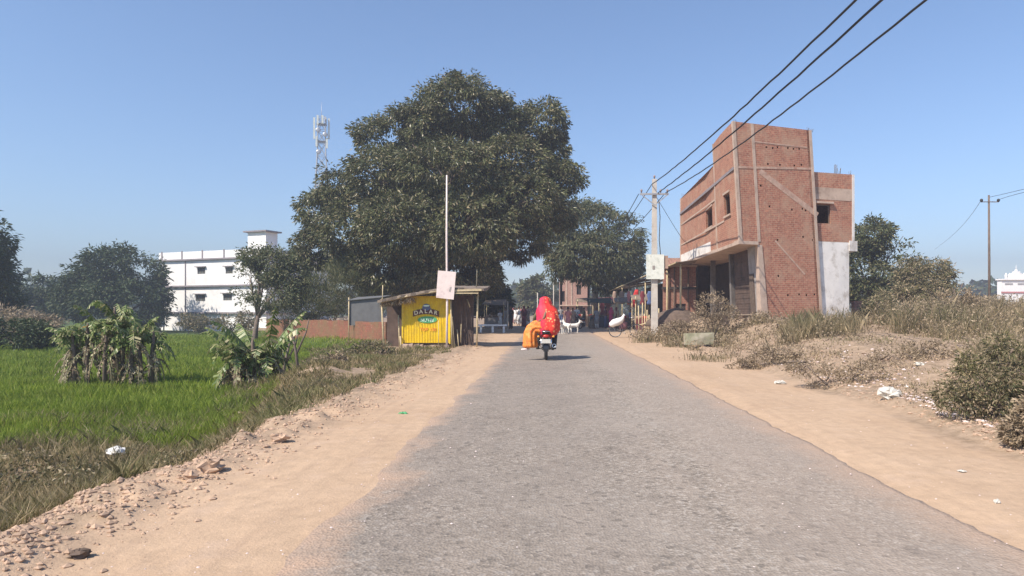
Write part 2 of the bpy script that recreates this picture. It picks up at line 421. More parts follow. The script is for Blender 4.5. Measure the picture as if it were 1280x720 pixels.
def tree(name, base, blobs, mat, ncl, nlf, L, W, cr, label, cat='tree', trunk_r=.3, droop=.6, seed=1, bark='bark', group=None, limbs=8, fork=.25, parent_part='crown', lean=(0, 0)):
    base = Vector(base); root = empty(name, base, 0, label, cat, group)
    bl = [(b[0]-base.x, b[1]-base.y, b[2]-base.z, b[3], b[4], b[5]) for b in blobs]
    pts, A, c = crown_pts(bl, ncl, nlf, cr, droop, seed)
    me = np_mesh(parent_part, leafcloud(pts, A, L, W, seed), 4, M[mat]); link(parent_part, me, root)
    rnd = random.Random(seed); mb = MB(); top = max(b[2] for b in bl)
    cxm = sum(b[0] for b in bl)/len(bl); fz = top*fork
    mb.tube([(0, 0, -.3), (0, 0, .1), (lean[0]*.5, lean[1]*.5, fz*.5), (lean[0], lean[1], fz)], [trunk_r*1.45, trunk_r*1.15, trunk_r*.9, trunk_r*.8], 10, jit=.08)
    bs = sorted(bl, key=lambda b: -b[3])[:limbs]
    for b in bs:
        e = Vector(b[:3]); s = Vector((lean[0], lean[1], fz*.92)); m = s.lerp(e, .5)+Vector((rnd.uniform(-.1, .1)*top*.3, rnd.uniform(-.1, .1)*top*.3, top*.04))
        mb.tube([s, s.lerp(m, .5)+Vector((0, 0, .02*top)), m, e], [trunk_r*.55, trunk_r*.45, trunk_r*.32, trunk_r*.12], 7)
        for k in range(4):
            t = e+Vector((rnd.uniform(-1, 1)*b[3], rnd.uniform(-1, 1)*b[4], rnd.uniform(-.5, 1)*b[5]))*.8
            mb.tube([m.lerp(e, rnd.uniform(0, .8)), (m.lerp(e, .6)).lerp(t, .5)+Vector((0, 0, .1)), t], [trunk_r*.18, trunk_r*.1, .02], 5)
    mb.build('trunk', M[bark], root)
    return root
def pblobs(lst, Y, dy=1.0, rnd=None):
    """lobes measured off the photograph: px,py,rx,ry[,offset in metres] at distance Y"""
    out = []
    for b in lst:
        px, py, rx, ry = b[:4]; o = b[4] if len(b) > 4 else 0
        y = Y+o; k = y/F; out.append((XX(px, y), y, ZZ(py, y), rx*k, rx*k*dy, ry*k))
    return out

def blades(name, X, Y, Hh, Wd, lean, mat, z=None, seed=0, **k):
    """grass: bent two-quad blades with a pointed tip"""
    r = np.random.default_rng(seed); n = len(X)
    Z = gz(X, Y)-.02 if z is None else z
    a = r.uniform(0, 2*np.pi, n); d = np.stack([np.cos(a), np.sin(a), np.zeros(n)], 1)
    a2 = r.uniform(0, 2*np.pi, n); w = np.stack([np.cos(a2), np.sin(a2), np.zeros(n)], 1)*(Wd/2)[:, None]
    p = np.stack([X, Y, Z], 1); l = (lean*r.uniform(.2, 1.3, n)*Hh)[:, None]
    up = np.array([0, 0, 1.])[None]*Hh[:, None]
    V = np.stack([p-w, p+w, p+up*.55+d*l*.3+w*.8, p+up+d*l, p+up*.55+d*l*.3-w*.8], 1).reshape(-1, 3)
    me = np_mesh(name, V, 5, mat)
    return me
def sampleY(n, y0, y1, pw=1.6, r=rng):
    u = r.random(n); q = 1-pw
    return (y0**q+u*(y1**q-y0**q))**(1/q)
# ================================================================== SETTING
def grid_axis(parts):
    out = []
    for a, b, s in parts: out.append(np.arange(a, b, s))
    return np.concatenate(out+[np.array([parts[-1][1]])])
gx = grid_axis([(-400, -100, 25), (-100, -40, 6), (-40, -16, 1.2), (-16, -8, .3), (-8, -5, .12), (-5, -1.2, .05), (-1.2, 2.6, .25), (2.6, 2.9, .03), (2.9, 8, .06), (8, 12, .16), (12, 24, .5), (24, 60, 3), (60, 400, 25)])
gy = grid_axis([(-25, 0, 5), (0, 2.5, .5), (2.5, 9, .055), (9, 14, .1), (14, 22, .2), (22, 45, .5), (45, 80, 1.2), (80, 200, 6), (200, 560, 30)])
GX, GY = np.meshgrid(gx, gy); GZ = gz(GX, GY)
GZ = GZ - .5*sst(42, 62, GY)*sst(2, 14, -GX-8)
V = np.stack([GX, GY, GZ], 2).reshape(-1, 3)
me = bpy.data.meshes.new('ground'); nx, ny = len(gx), len(gy)
me.vertices.add(len(V)); me.vertices.foreach_set('co', V.astype(np.float32).ravel())
ii, jj = np.meshgrid(np.arange(nx-1), np.arange(ny-1)); b0 = (jj*nx+ii).ravel()
Q = np.stack([b0, b0+1, b0+nx+1, b0+nx], 1)
me.loops.add(Q.size); me.loops.foreach_set('vertex_index', Q.ravel().astype(np.int32))
me.polygons.add(len(Q)); me.polygons.foreach_set('loop_start', (np.arange(len(Q))*4).astype(np.int32))
me.update(calc_edges=True); me.polygons.foreach_set('use_smooth', [True]*len(Q))
def fattr(me, nm, arr):
    a = me.attributes.new(nm, 'FLOAT', 'POINT'); a.data.foreach_set('value', arr.astype(np.float32).ravel())
sand = sst(-.35, .1, GX-xl(GY)+(fbm(GX, GY, .7, 3, 5)-.5)*.9)*sst(.3, -.15, GX-xr(GY)+(fbm(GX, GY, .8, 3, 6)-.5)*.8)
plat = sst(0, -.8, xe(GY)-GX)*sst(16, 21, GY)*(GX < 0)
green = sst(.9, 2.2, xe(GY)-GX+(fbm(GX, GY, 1.4, 3, 8)-.5)*1.3+1.6*sst(18, 24, GY))*sst(7.5, 10.5, GY+(fbm(GX, GY, 2, 3, 4)-.5)*3)
fattr(me, 'sand', sand); fattr(me, 'green', green)
m, nt, b = nodes('earth'); co = objco(nt)
def attr(n): 
    a = N(nt, 'ShaderNodeAttribute'); a.attribute_name = n; return a.outputs['Fac']
n1 = noise(nt, .5, 6, .65, co); n2 = noise(nt, 7, 5, .7, co); n3 = noise(nt, 40, 4, .7, co)
sd = ramp(nt, n1, [(.3, (.445, .310, .205)), (.7, (.525, .378, .258))])
sd = mix(nt, 1.0, sd, ramp(nt, n2, [(.3, (.86, .86, .86)), (.7, (1.1, 1.09, 1.08))]), 'MULTIPLY')
sd = mix(nt, maprange(nt, n3, .62, .75, 0, .35), sd, (.30, .2, .13))
tm = N(nt, 'ShaderNodeMapping'); tm.inputs['Scale'].default_value = (4.5, .22, 1); tm.inputs['Rotation'].default_value = (0, 0, .03); nt.links.new(co, tm.inputs[0])
trk = noise(nt, 1.3, 5, .65, tm.outputs[0])
sd = mix(nt, maprange(nt, trk, .5, .72, 0, .45), sd, (.36, .25, .175))
n4 = noise(nt, 2.2, 4, .6, co); sd = mix(nt, maprange(nt, n4, .56, .70, 0, .4), sd, (.52, .38, .28))
dry = ramp(nt, n2, [(.25, (.17, .125, .08)), (.5, (.33, .24, .165)), (.75, (.48, .35, .25))])
dry = mix(nt, maprange(nt, n1, .45, .7, 0, .6), dry, (.36, .26, .185))
gr = ramp(nt, n2, [(.3, (.045, .07, .018)), (.7, (.09, .13, .03))])
col = mix(nt, attr('sand'), dry, sd); col = mix(nt, attr('green'), col, gr)
nt.links.new(col, b.inputs['Base Color']); b.inputs['Roughness'].default_value = .97; b.inputs['Specular IOR Level'].default_value = .1
hh = math_(nt, 'ADD', math_(nt, 'ADD', math_(nt, 'MULTIPLY', n2, .6), math_(nt, 'MULTIPLY', n3, .4)), math_(nt, 'MULTIPLY', trk, .25)); bump(nt, b, hh, .6, .03)
me.materials.append(m); tag(link('ground', me), kind='structure')

# ---- road: slightly raised sheet of worn grey chippings with crumbling edges
ys = grid_axis([(-25, 2, 3), (2, 12, .08), (12, 30, .2), (30, 130, 1)]); us = np.concatenate([[0, .03, .08, .16, .3], np.linspace(.5, 3.6, 12), [3.8, 3.95, 4.03, 4.08, 4.12]])
vs = []; dust = []
for y in ys:
    jl = (fbm(y, 3.3, .9, 3, 31)-.5)*.35+(vnoise(y, 1., .13, 5)-.5)*.06; jr = (fbm(y, 9.3, .8, 3, 33)-.5)*.16+(vnoise(y, 5., .11, 6)-.5)*.05
    for u in us:
        t = u/4.12; x = (RL+jl)*(1-t)+(RR+jr)*t
        z = .028+.02*math.sin(math.pi*t)
        z -= .016*(1-min(1, u/.32))**2
        if u == 4.12: z = -.05
        vs.append((float(x+rcm(y)), y, z)); dust.append(u)
nu = len(us); fs = [(i*nu+k, i*nu+k+1, (i+1)*nu+k+1, (i+1)*nu+k) for i in range(len(ys)-1) for k in range(nu-1)]
me = bpy.data.meshes.new('road'); me.from_pydata(vs, [], fs); me.polygons.foreach_set('use_smooth', [True]*len(fs))
fattr(me, 'lat', np.array(dust))
m, nt, b = nodes('worn_asphalt'); co = objco(nt)
a = N(nt, 'ShaderNodeAttribute'); a.attribute_name = 'lat'; lat = a.outputs['Fac']
big = noise(nt, .35, 5, .6, co); mid = noise(nt, 3.5, 5, .7, co)
mp = N(nt, 'ShaderNodeMapping'); mp.inputs['Scale'].default_value = (1.6, .18, 1); nt.links.new(co, mp.inputs[0]); streak = noise(nt, 1.4, 4, .6, mp.outputs[0])
vo = N(nt, 'ShaderNodeTexVoronoi'); vo.inputs['Scale'].default_value = 55; nt.links.new(co, vo.inputs['Vector'])
vo2 = N(nt, 'ShaderNodeTexVoronoi'); vo2.inputs['Scale'].default_value = 26; nt.links.new(co, vo2.inputs['Vector'])
sp = N(nt, 'ShaderNodeSeparateColor'); nt.links.new(vo.outputs['Color'], sp.inputs[0])
sp2 = N(nt, 'ShaderNodeSeparateColor'); nt.links.new(vo2.outputs['Color'], sp2.inputs[0])
col = ramp(nt, sp.outputs[0], [(.0, (.175, .145, .115)), (.4, (.275, .230, .187)), (.8, (.345, .290, .237)), (1, (.48, .42, .36))])
pt = noise(nt, .8, 6, .75, co, dist=.6); col = mix(nt, maprange(nt, pt, .52, .62, 0, .5), col, (.205, .17, .142))
col = mix(nt, maprange(nt, big, .42, .6, 0, .6), col, (.315, .270, .228))
col = mix(nt, maprange(nt, streak, .45, .7, 0, .5), col, (.335, .275, .225))
col = mix(nt, 1.0, col, ramp(nt, mid, [(.3, (.88, .88, .88)), (.7, (1.12, 1.11, 1.10))]), 'MULTIPLY')
col = mix(nt, maprange(nt, sp2.outputs[1], .93, .95, 0, .6), col, (.40, .35, .30))
col = mix(nt, maprange(nt, sp2.outputs[2], .93, .95, 0, .6), col, (.14, .12, .10))
col = mix(nt, math_(nt, 'MULTIPLY', maprange(nt, math_(nt, 'ADD', lat, math_(nt, 'MULTIPLY', big, 1.2)), 3.3, 2.2), .28), col, (.16, .137, .118))
col = mix(nt, math_(nt, 'MULTIPLY', maprange(nt, math_(nt, 'ADD', lat, math_(nt, 'MULTIPLY', streak, .9)), 3.0, 3.7), .45), col, (.35, .28, .225))
vc = N(nt, 'ShaderNodeTexVoronoi'); vc.feature = 'DISTANCE_TO_EDGE'; vc.inputs['Scale'].default_value = .9
wob = N(nt, 'ShaderNodeVectorMath', operation='ADD'); nt.links.new(co, wob.inputs[0]); nt.links.new(noise(nt, 3, 4, .7, co, 'Color'), wob.inputs[1]); nt.links.new(wob.outputs[0], vc.inputs['Vector'])
crk = math_(nt, 'MULTIPLY', maprange(nt, vc.outputs['Distance'], .014, .004), maprange(nt, noise(nt, .45, 3, .6, co), .55, .62))
col = mix(nt, math_(nt, 'MULTIPLY', crk, .55), col, (.09, .075, .065))
vs2 = N(nt, 'ShaderNodeTexVoronoi'); vs2.inputs['Scale'].default_value = 1.1; nt.links.new(wob.outputs[0], vs2.inputs['Vector'])
col = mix(nt, maprange(nt, vs2.outputs['Distance'], .16, .05, 0, .3), col, (.13, .11, .095))
w1 = math_(nt, 'ADD', lat, math_(nt, 'MULTIPLY', math_(nt, 'SUBTRACT', noise(nt, 1.3, 6, .7, co), .5), 1.3))
dl = maprange(nt, w1, .42, .02)
w2 = math_(nt, 'ADD', lat, math_(nt, 'MULTIPLY', math_(nt, 'SUBTRACT', noise(nt, 1.9, 6, .7, co), .5), .8))
dr = maprange(nt, w2, 3.65, 4.1, 0, .75)
d = math_(nt, 'MAXIMUM', dl, dr); d = math_(nt, 'MULTIPLY', d, maprange(nt, noise(nt, 30, 3, .7, co), .3, .5, .8, 1))
col = mix(nt, d, col, (.43, .30, .215))
nt.links.new(col, b.inputs['Base Color']); b.inputs['Roughness'].default_value = .93; b.inputs['Specular IOR Level'].default_value = .2
hgt = math_(nt, 'ADD', vo.outputs['Distance'], math_(nt, 'MULTIPLY', vo2.outputs['Distance'], .7)); bump(nt, b, hgt, .6, .009)
me.materials.append(m); me.update(); tag(link('road', me), kind='structure')

# ---- loose clods and stones
def rocks(name, X, Y, S, mat, z=None, flat=.6, seed=0):
    r = np.random.default_rng(seed); n = len(X); Z = gz(X, Y) if z is None else z
    ico = np.array([(0,0,1),(.9,0,.3),(.28,.85,.3),(-.72,.53,.3),(-.72,-.53,.3),(.28,-.85,.3),(.5,.4,-.6),(-.5,.4,-.6),(0,-.6,-.6)], float)
    fcs = [(0,1,2),(0,2,3),(0,3,4),(0,4,5),(0,5,1),(1,6,2),(2,6,7,3),(3,7,4),(4,7,8),(4,8,5),(5,8,1),(1,8,6),(6,8,7)]
    V = ico[None]*(1+r.uniform(-.3, .3, (n, 9, 1))); a = r.uniform(0, 6.28, n); c, s = np.cos(a)[:, None], np.sin(a)[:, None]
    V[:, :, 0] *= r.uniform(.6, 1.5, (n, 1)); x = V[:, :, 0]*c-V[:, :, 1]*s; y = V[:, :, 0]*s+V[:, :, 1]*c
    V = np.stack([x, y, V[:, :, 2]*flat], 2)*S[:, None, None]+np.stack([X, Y, Z+S*.0], 1)[:, None, :]
    return np_mesh(name, V.reshape(-1, 3), 9, mat, fcs)
n = 13000; Y = sampleY(n, 3, 32, 1.6); X = xl(Y)-.35+rng.normal(size=n)*.33*(1+Y/40); X = np.where(X > xl(Y)+.7, xl(Y)-.2, X)
S = .004+rng.random(n)**5*.028
tag(link('earth_clods', rocks('earth_clods', X, Y, S, M['clod'], flat=.8, seed=2)), 'loose pale earth clods thrown up along the left verge', 'clods', kind='stuff')
n = 9000; Y = sampleY(n, 5, 34, 1.6); X = xr(Y)+.1+np.abs(rng.normal(size=n))*1.4; S = .006+rng.random(n)**4*.035
tag(link('rubble', rocks('rubble', X, Y, S, M['clod'], seed=3)), 'crumbled earth and stones strewn over the right bank', 'rubble', kind='stuff')
n = 900; Y = sampleY(n, 3, 26, 1.6); X = rng.uniform(-3.0, 4.3, n); S = .002+rng.random(n)**4*.009
zz = np.where((X > RL) & (X < RR), .043, gz(X, Y))
tag(link('grit', rocks('grit', X, Y, S, M['board'], z=zz, seed=4)), 'small pale stones scattered on the road and its sandy shoulders', 'grit', kind='stuff')

n = 900; k = rng.integers(0, 5, n); cy_ = np.array([9.6, 11.5, 13.5, 8.6, 16.0])[k]; Y = cy_+rng.normal(size=n)*.7; X = xr(Y)+.35+np.abs(rng.normal(size=n))*np.array([.5, .9, 1.4, .4, 1.2])[k]; S = .006+rng.random(n)**3*.045
tag(link('litter_scraps', rocks('litter_scraps', X, Y, S, M['board'], flat=.5, seed=44)), 'small pale scraps and brick bits strewn over the right bank', 'litter', kind='stuff')
# ================================================================== GRASS
n = 230000; Y = sampleY(n, 7.0, 62, 1.5); X = -rng.random(n)*(0.86*Y+2-2.5)-2.5
g = (xe(Y)-X+(fbm(X, Y, 1.4, 3, 8)-.5)*1.3+1.3*sst(18, 24, Y) > 1.1) & (Y+(fbm(X, Y, 2, 3, 4)-.5)*3 > 9.0)
X, Y = X[g], Y[g]; h = (.09+.17*fbm(X, Y, 1.1, 3, 12))*rng.uniform(.5, 1.3, len(X)); w = np.maximum(.006, .0008*Y)
zf = gz(X, Y)-.02 - .5*sst(42, 62, Y)*sst(2, 14, -X-8)
tag(link('field_grass', blades('field_grass', X, Y, h, w, .45, M['grass'], z=zf, seed=5)), 'bright green young crop covering the low field', 'crop', kind='stuff')
n = 120000; Y = sampleY(n, 3.2, 30, 1.5); X = np.where(Y < 11, xl(Y)-.15-rng.random(n)*(.9*Y+3-3), xe(Y)+.45-np.abs(rng.normal(size=n))*(1.3+.04*Y))
g = (X > -.9*Y-3) & (X < xl(Y)-.15-.3*rng.random(n)) & ((fbm(X, Y, .8, 3, 15) > .40) | (xe(Y)-X > .8)) & (X < xl(Y)-.25-.5*fbm(X, Y, .7, 2, 16)) & ~((Y > 11.5) & (xe(Y)-X > 2.2))
X, Y = X[g], Y[g]; h = (.05+.24*fbm(X, Y, .6, 3, 14)**1.3)*rng.uniform(.4, 1.4, len(X)); h = h*np.clip((xe(Y)-X+.5)/1.0, .35, 1); w = np.maximum(.006, .0010*Y)
tag(link('verge_grass', blades('verge_grass', X, Y, h, w, .8, M['grass_dry'], seed=6)), 'brown and green tufts on the slope below the left shoulder', 'grass', kind='stuff')
n = 16000; Y = sampleY(n, 3.6, 11, 1.2); X = -rng.random(n)*(0.86*Y+1-3.6)-3.6
g = (fbm(X, Y, 1.2, 3, 19) > .5) & (X < xl(Y)-.5); X, Y = X[g], Y[g]
P3 = np.stack([X, Y, gz(X, Y)+rng.random(len(X))*.13], 1); A = rng.normal(size=P3.shape); A[:, 2] = np.abs(A[:, 2])*.7
tag(link('verge_weeds', np_mesh('verge_weeds', leafcloud(P3, A, .05, .025, 3), 4, M['leaf_weed'])), 'low broad leaved weeds in the near left verge', 'weeds', kind='stuff')
# right bank
n = 46000; Y = sampleY(n, 5, 45, 1.5); X = xr(Y)+.15+rng.random(n)**.8*(0.82*Y+4-xr(Y))
den = fbm(X, Y, 1.5, 4, 23); g = (den > .56) & ~((X > 8.0) & (Y > 27.2) & (X < 15.5)) & ~((X > 5.6) & (X < 9) & (Y > 33))
X, Y = X[g], Y[g]; h = (.04+.17*np.clip(fbm(X, Y, 1.1, 3, 24)-.3, 0, 1))*rng.uniform(.5, 1.4, len(X)); w = np.maximum(.006, .0010*Y)
h = h*np.clip((X-xr(Y))/.9, .4, 1)
tag(link('bank_grass', blades('bank_grass', X, Y, h, w, .7, M['grass_dry'], seed=8)), 'short dry grass growing in patches over the right bank', 'grass', kind='stuff')
n = 30000; Y = sampleY(n, 6, 30, 1.4); X = xr(Y)+.25+rng.random(n)*(5.2+.08*Y)
g = fbm(X, Y, .9, 4, 27) > .53; X, Y = X[g], Y[g]; n = len(X)
P3 = np.stack([X, Y, gz(X, Y)+rng.random(n)**2*.2], 1); A = rng.normal(size=P3.shape); A[:, 2] = np.abs(A[:, 2])
tag(link('dead_leaves', np_mesh('dead_leaves', leafcloud(P3, A, np.maximum(.045, .004*Y), np.maximum(.02, .0018*Y), 4), 4, M['leaf_dry'])), 'withered brown weeds and leaf litter on the right bank', 'weeds', kind='stuff')
# tall straw: clumps
CL = []
def clump(px0, px1, Y0, Y1, nn, hh, sp=.35):
    for _ in range(nn):
        y = random.uniform(Y0, Y1); x = XX(random.uniform(px0, px1), y); CL.append((x, y, hh*random.uniform(.65, 1.2), sp))
clump(985, 1070, 20, 24, 48, .72); clump(880, 960, 24, 26.5, 22, .33); clump(1000, 1160, 20, 25, 16, .35); clump(1150, 1300, 19, 27, 40, .6)
clump(1120, 1310, 21, 30, 100, .95); clump(1200, 1330, 28, 44, 80, 1.0); clump(1080, 1200, 24, 32, 40, .7); clump(1230, 1340, 10, 14, 26, .7); clump(835, 900, 25, 30, 26, .4); clump(860, 1000, 18, 24, 10, .3); clump(800, 850, 28, 33, 14, .45)
X = []; Y = []; h = []
for (x, y, hh, s) in CL:
    k = 60; X += list(x+rng.normal(size=k)*s*.5); Y += list(y+rng.normal(size=k)*s*.5); h += list(hh*rng.uniform(.4, 1.15, k))
X, Y, h = map(np.array, (X, Y, h)); g = ~((X > 7.9) & (Y > 27.0) & (X < 15.5) & (Y < 42)); X, Y, h = X[g], Y[g], h[g]
tag(link('tall_straw_grass', blades('tall_straw_grass', X, Y, h, np.maximum(.005, .0006*Y)*rng.uniform(.5, 1.6, len(X)), .55, M['straw'], seed=10)), 'tall straw coloured grass standing between the bank and the brick building', 'grass', kind='stuff')
n = 26000; k = rng.integers(0, len(CL), n); cl = np.array([c[:3] for c in CL])[k]; X = cl[:, 0]+rng.normal(size=n)*.3; Y = cl[:, 1]+rng.normal(size=n)*.3; hh_ = cl[:, 2]*rng.random(n)**.8
g = ~((X > 7.9) & (Y > 27.0) & (X < 15.5) & (Y < 42)) & (fbm(X, Y, 1.6, 3, 61) > .46); X, Y, hh_ = X[g], Y[g], hh_[g]; n = len(X)
P3 = np.stack([X, Y, gz(X, Y)+hh_], 1); A = rng.normal(size=P3.shape); A[:, 2] += .4
tag(link('seed_heads', np_mesh('seed_heads', leafcloud(P3, A, np.maximum(.05, .0045*Y), np.maximum(.015, .0016*Y), 14), 4, M['leaf_dry'])), 'dry leaves and seed heads among the tall straw grass', 'weeds', kind='stuff')
# grass round the kiosk
n = 42000; Y = sampleY(n, 10, 29, 1.3); X = rng.uniform(-9, -2.7, n); g = (X > xe(Y)-.9) & (X < xl(Y)-.5-.5*vnoise(X, Y, .6, 3)) & (fbm(X, Y, 1.0, 3, 40) > .40+.12*np.exp(-(((X+5.4)/1.2)**2+((Y-14.6)/1.5)**2))) & ~((X > -6.4) & (Y > 24.7))
X, Y = X[g], Y[g]; h = (.05+.2*fbm(X, Y, .9, 2, 41))*rng.uniform(.5, 1.2, len(X))
tag(link('kiosk_grass', blades('kiosk_grass', X, Y, h, np.maximum(.008, .001*Y), .7, M['grass_dry'], seed=11)), 'olive grass in front of the yellow roadside kiosk', 'grass', kind='stuff')

# far woodland
r = np.random.default_rng(77); pts = []
for k in range(260):
    a = r.uniform(-1.0, 1.05); d = r.uniform(150, 300); x = math.tan(a)*d; hh = r.uniform(5, 11)
    if abs(x+8) < 9 and d < 200: hh *= .6
    m_ = 90; o = r.normal(size=(m_, 3)); o /= np.linalg.norm(o, axis=1)[:, None]
    pts.append(np.array([x, d, hh*.5])+o*np.array([hh*.8, hh*.8, hh*.5]))
pts = np.concatenate(pts); A = r.normal(size=pts.shape)
tag(link('distant_woodland', np_mesh('distant_woodland', leafcloud(pts, A, 2.2, 1.7, 5), 4, M['leaf_dark'])), 'hazy line of distant trees along the horizon', 'woodland', kind='stuff')
# ================================================================== TREES
tree('mango_tree', (-7.0, 44, 0), pblobs([(580,132,58,34),(530,156,34,28),(625,154,30,28),(470,170,24,22),(498,160,22,24),(676,158,32,34,1),(690,190,20,30,1),(638,205,46,34,-1.5),(560,215,66,36,-4),(478,222,46,34,-2.5),(420,235,26,26,-1),(400,268,28,30),
    (394,310,26,26,.5),(440,285,44,36,-3.5),(505,285,56,42,-5),(585,285,60,44,-5),(655,250,48,32,-3),(702,222,26,20),(690,262,30,26,-.5),(643,300,42,30,-2),(565,335,62,32,-3),
    (485,335,50,30,-3),(604,350,24,18,-1),(440,335,26,18,0),(520,355,56,20,1),(560,180,60,30,4),(560,250,100,60,4)], 44), 'leaf_mango', 4700, 50, .28, .095, .52,
    'huge spreading dark green mango tree behind the yellow kiosk', trunk_r=.7, droop=.75, seed=3, limbs=12, fork=.28)
tree('roadside_tree', (4.4, 62, 0), pblobs([(740,285,48,32),(700,300,24,28),(715,320,30,26),(775,300,30,34),(745,320,50,34,-2),(785,325,20,30),(700,330,16,22),(760,345,28,22),(722,262,20,12)], 62), 'leaf_b', 900, 50, .34, .10, .7,
    'round olive green tree behind the concrete pole, over the market', trunk_r=.3, droop=1.0, seed=4, bark='bark_pale', limbs=6, fork=.35)
tree('young_tree', (XX(318, 40), 40, -.42), pblobs([(335,330,30,22),(312,345,20,25),(360,345,24,26),(345,365,34,22,-.6),(318,322,16,14),(372,362,14,22),(305,368,14,12)], 40), 'leaf_young', 620, 26, .19, .08, .40,
    'sparse young tree in front of the white building', trunk_r=.16, droop=.5, seed=5, limbs=6, fork=.3, lean=(.2, 0))
tree('wood_tree', (XX(150, 70), 70, -.9), pblobs([(150,340,46,34),(172,350,30,32),(118,355,34,30),(100,370,28,28),(150,375,52,30,-2),(190,375,16,36)], 70), 'leaf_dark', 700, 46, .42, .15, .8, 'dense dark tree immediately left of the white building', trunk_r=.35, seed=6)
tree('wood_tree', (XX(48, 76), 76, -.9), pblobs([(48,360,18,16),(42,378,26,20),(62,385,20,20),(30,392,22,16)], 76), 'leaf_dark', 300, 40, .45, .15, .8, 'small peaked dark tree left of the dense dark tree', trunk_r=.25, seed=7)
tree('wood_tree', (XX(-25, 45), 45, -.42), pblobs([(-25,300,34,34),(-8,345,16,30),(-30,345,40,36),(0,372,22,16),(-50,270,30,30)], 45), 'leaf_dark', 500, 46, .3, .11, .6, 'dark tree cut off by the left edge of the view', trunk_r=.3, seed=8)
tree('hazy_tree', (XX(675, 105), 105, 0), pblobs([(675,358,20,15),(668,372,18,14),(686,372,13,14),(655,368,10,10)], 105), 'leaf_b', 260, 40, .6, .25, .9, 'small hazy green tree far down the road', trunk_r=.3, seed=9)
tree('shade_tree', (XX(618, 55), 55, 0), pblobs([(602,355,24,18),(624,375,13,13),(600,375,18,16)], 55), 'leaf_dark', 330, 40, .34, .12, .6, 'dark low tree just right of the huge mango tree', trunk_r=.25, seed=10)
tree('field_tree', (XX(1092, 48), 48, .3), pblobs([(1088,300,26,28),(1112,315,26,26),(1075,330,24,36),(1118,345,32,28,-1),(1135,335,20,24),(1085,360,26,22)], 48), 'leaf_b', 560, 44, .3, .11, .55, 'broad green tree right of the white plastered wall', trunk_r=.25, seed=11)
tree('thorn_bush', (XX(1150, 40), 40, .3), pblobs([(1150,348,30,28),(1172,345,18,22),(1165,372,34,24,-1),(1130,375,34,20,-1),(1105,385,26,14,-2)], 40), 'leaf_weed', 420, 40, .2, .06, .4, 'olive scrubby bush in front of the broad green tree', 'bush', trunk_r=.1, seed=12, fork=.1)
def bush(name, blobs, Y, mat, ncl, nlf, L, W, cr, label, seed, droop=.3, cat='bush', group=None):
    b = pblobs(blobs, Y); x = sum(q[0] for q in b)/len(b)
    bz = min(q[2]-q[5] for q in b); g0 = G(x, Y)-(.5*float(sst(42, 62, Y)*sst(2, 14, -x-8)))
    return tree(name, (x, Y, min(g0, bz)), b, mat, ncl, nlf, L, W, cr, label, cat, .05, droop, seed, 'bark', group, 5, .15, 'foliage')
bush('hedge_bush', [(30,418,34,18),(-10,412,40,22),(52,425,14,12)], 30, 'leaf_dark', 260, 36, .16, .07, .35, 'low dark bush at the far left edge of the green field', 20)
bush('scrub', [(-10,400,50,16),(35,405,34,10)], 42, 'leaf_dry', 160, 30, .25, .08, .5, 'brown withered scrub behind the dark bush at the field edge', 21)
bush('reed_thicket', [(400,375,26,30),(425,365,26,34),(450,350,22,34),(385,385,22,18),(470,372,16,26),(362,390,22,16)], 40, 'leaf_young', 330, 34, .42, .035, .5, 'tall grey green reeds behind the low red brick wall', 22, -.8, 'reeds')
bush('dry_bush', [(232,402,8,10),(240,396,7,12)], 66, 'leaf_weed', 60, 24, .25, .1, .4, 'small reddish bush by the left half of the white building', 23)
bush('dry_bush', [(252,404,12,9)], 66, 'leaf_weed', 60, 24, .25, .1, .4, 'round grey green bush against the white building', 24)
bush('dry_bush', [(290,404,22,9),(310,400,12,12)], 60, 'leaf_weed', 90, 24, .25, .1, .4, 'low spreading bush at the right end of the white building', 25)
bush('grey_bush', [(410,458,20,12),(398,462,20,9),(424,452,14,9)], 18, 'leaf_dry', 120, 26, .09, .045, .2, 'small grey bush with curled leaves on the earth mound', 26)
bush('verge_bush', [(465,440,24,12),(440,446,18,8)], 21, 'leaf_weed', 110, 26, .09, .04, .2, 'low brownish bush between the mound and the kiosk', 27)
bush('green_bush', [(1225,478,38,28),(1264,462,28,36),(1198,495,28,20),(1240,502,42,18),(1292,485,28,42),(1208,455,10,16),(1248,430,9,14)], 8.2, 'leaf_weed', 520, 22, .055, .016, .10, 'leafy green bush spilling over the near right bank', 28)
bush('straw_bush', [(1275,540,16,18),(1296,520,20,26)], 6.6, 'leaf_dry', 110, 30, .05, .02, .08, 'dry tan bush at the right edge below the green bush', 29)
bush('bank_bush', [(1040,484,30,10),(1075,468,30,14),(1010,460,26,9)], 12, 'leaf_dry', 150, 22, .05, .02, .13, 'withered brown plants on the middle of the right bank', 30)
bush('bank_bush', [(1120,448,34,12),(1160,440,28,14)], 14, 'leaf_dry', 130, 22, .06, .022, .16, 'withered plants right of the big white litter heap', 31)
bush('bank_bush', [(958,450,24,14),(975,440,22,12),(930,458,18,8)], 16, 'leaf_dry', 180, 22, .06, .022, .15, 'dry plants above the small white litter', 32)
bush('grey_stalks', [(890,385,18,18),(905,395,16,14),(880,398,14,12)], 26, 'leaf_dry', 120, 26, .10, .03, .22, 'thin grey stalks in front of the open ground floor', 33, -.3)
bush('corner_bush', [(1105,385,14,14),(1088,392,12,10)], 31, 'leaf_weed', 120, 26, .12, .05, .25, 'small leafy bush beside the low pink wall', 34)
bush('tall_weeds', [(1195,375,16,28),(1210,390,16,20),(1180,385,16,22)], 26, 'leaf_dry', 260, 26, .10, .04, .25, 'tall seeding weeds right of the scrubby bush', 35, -.2)
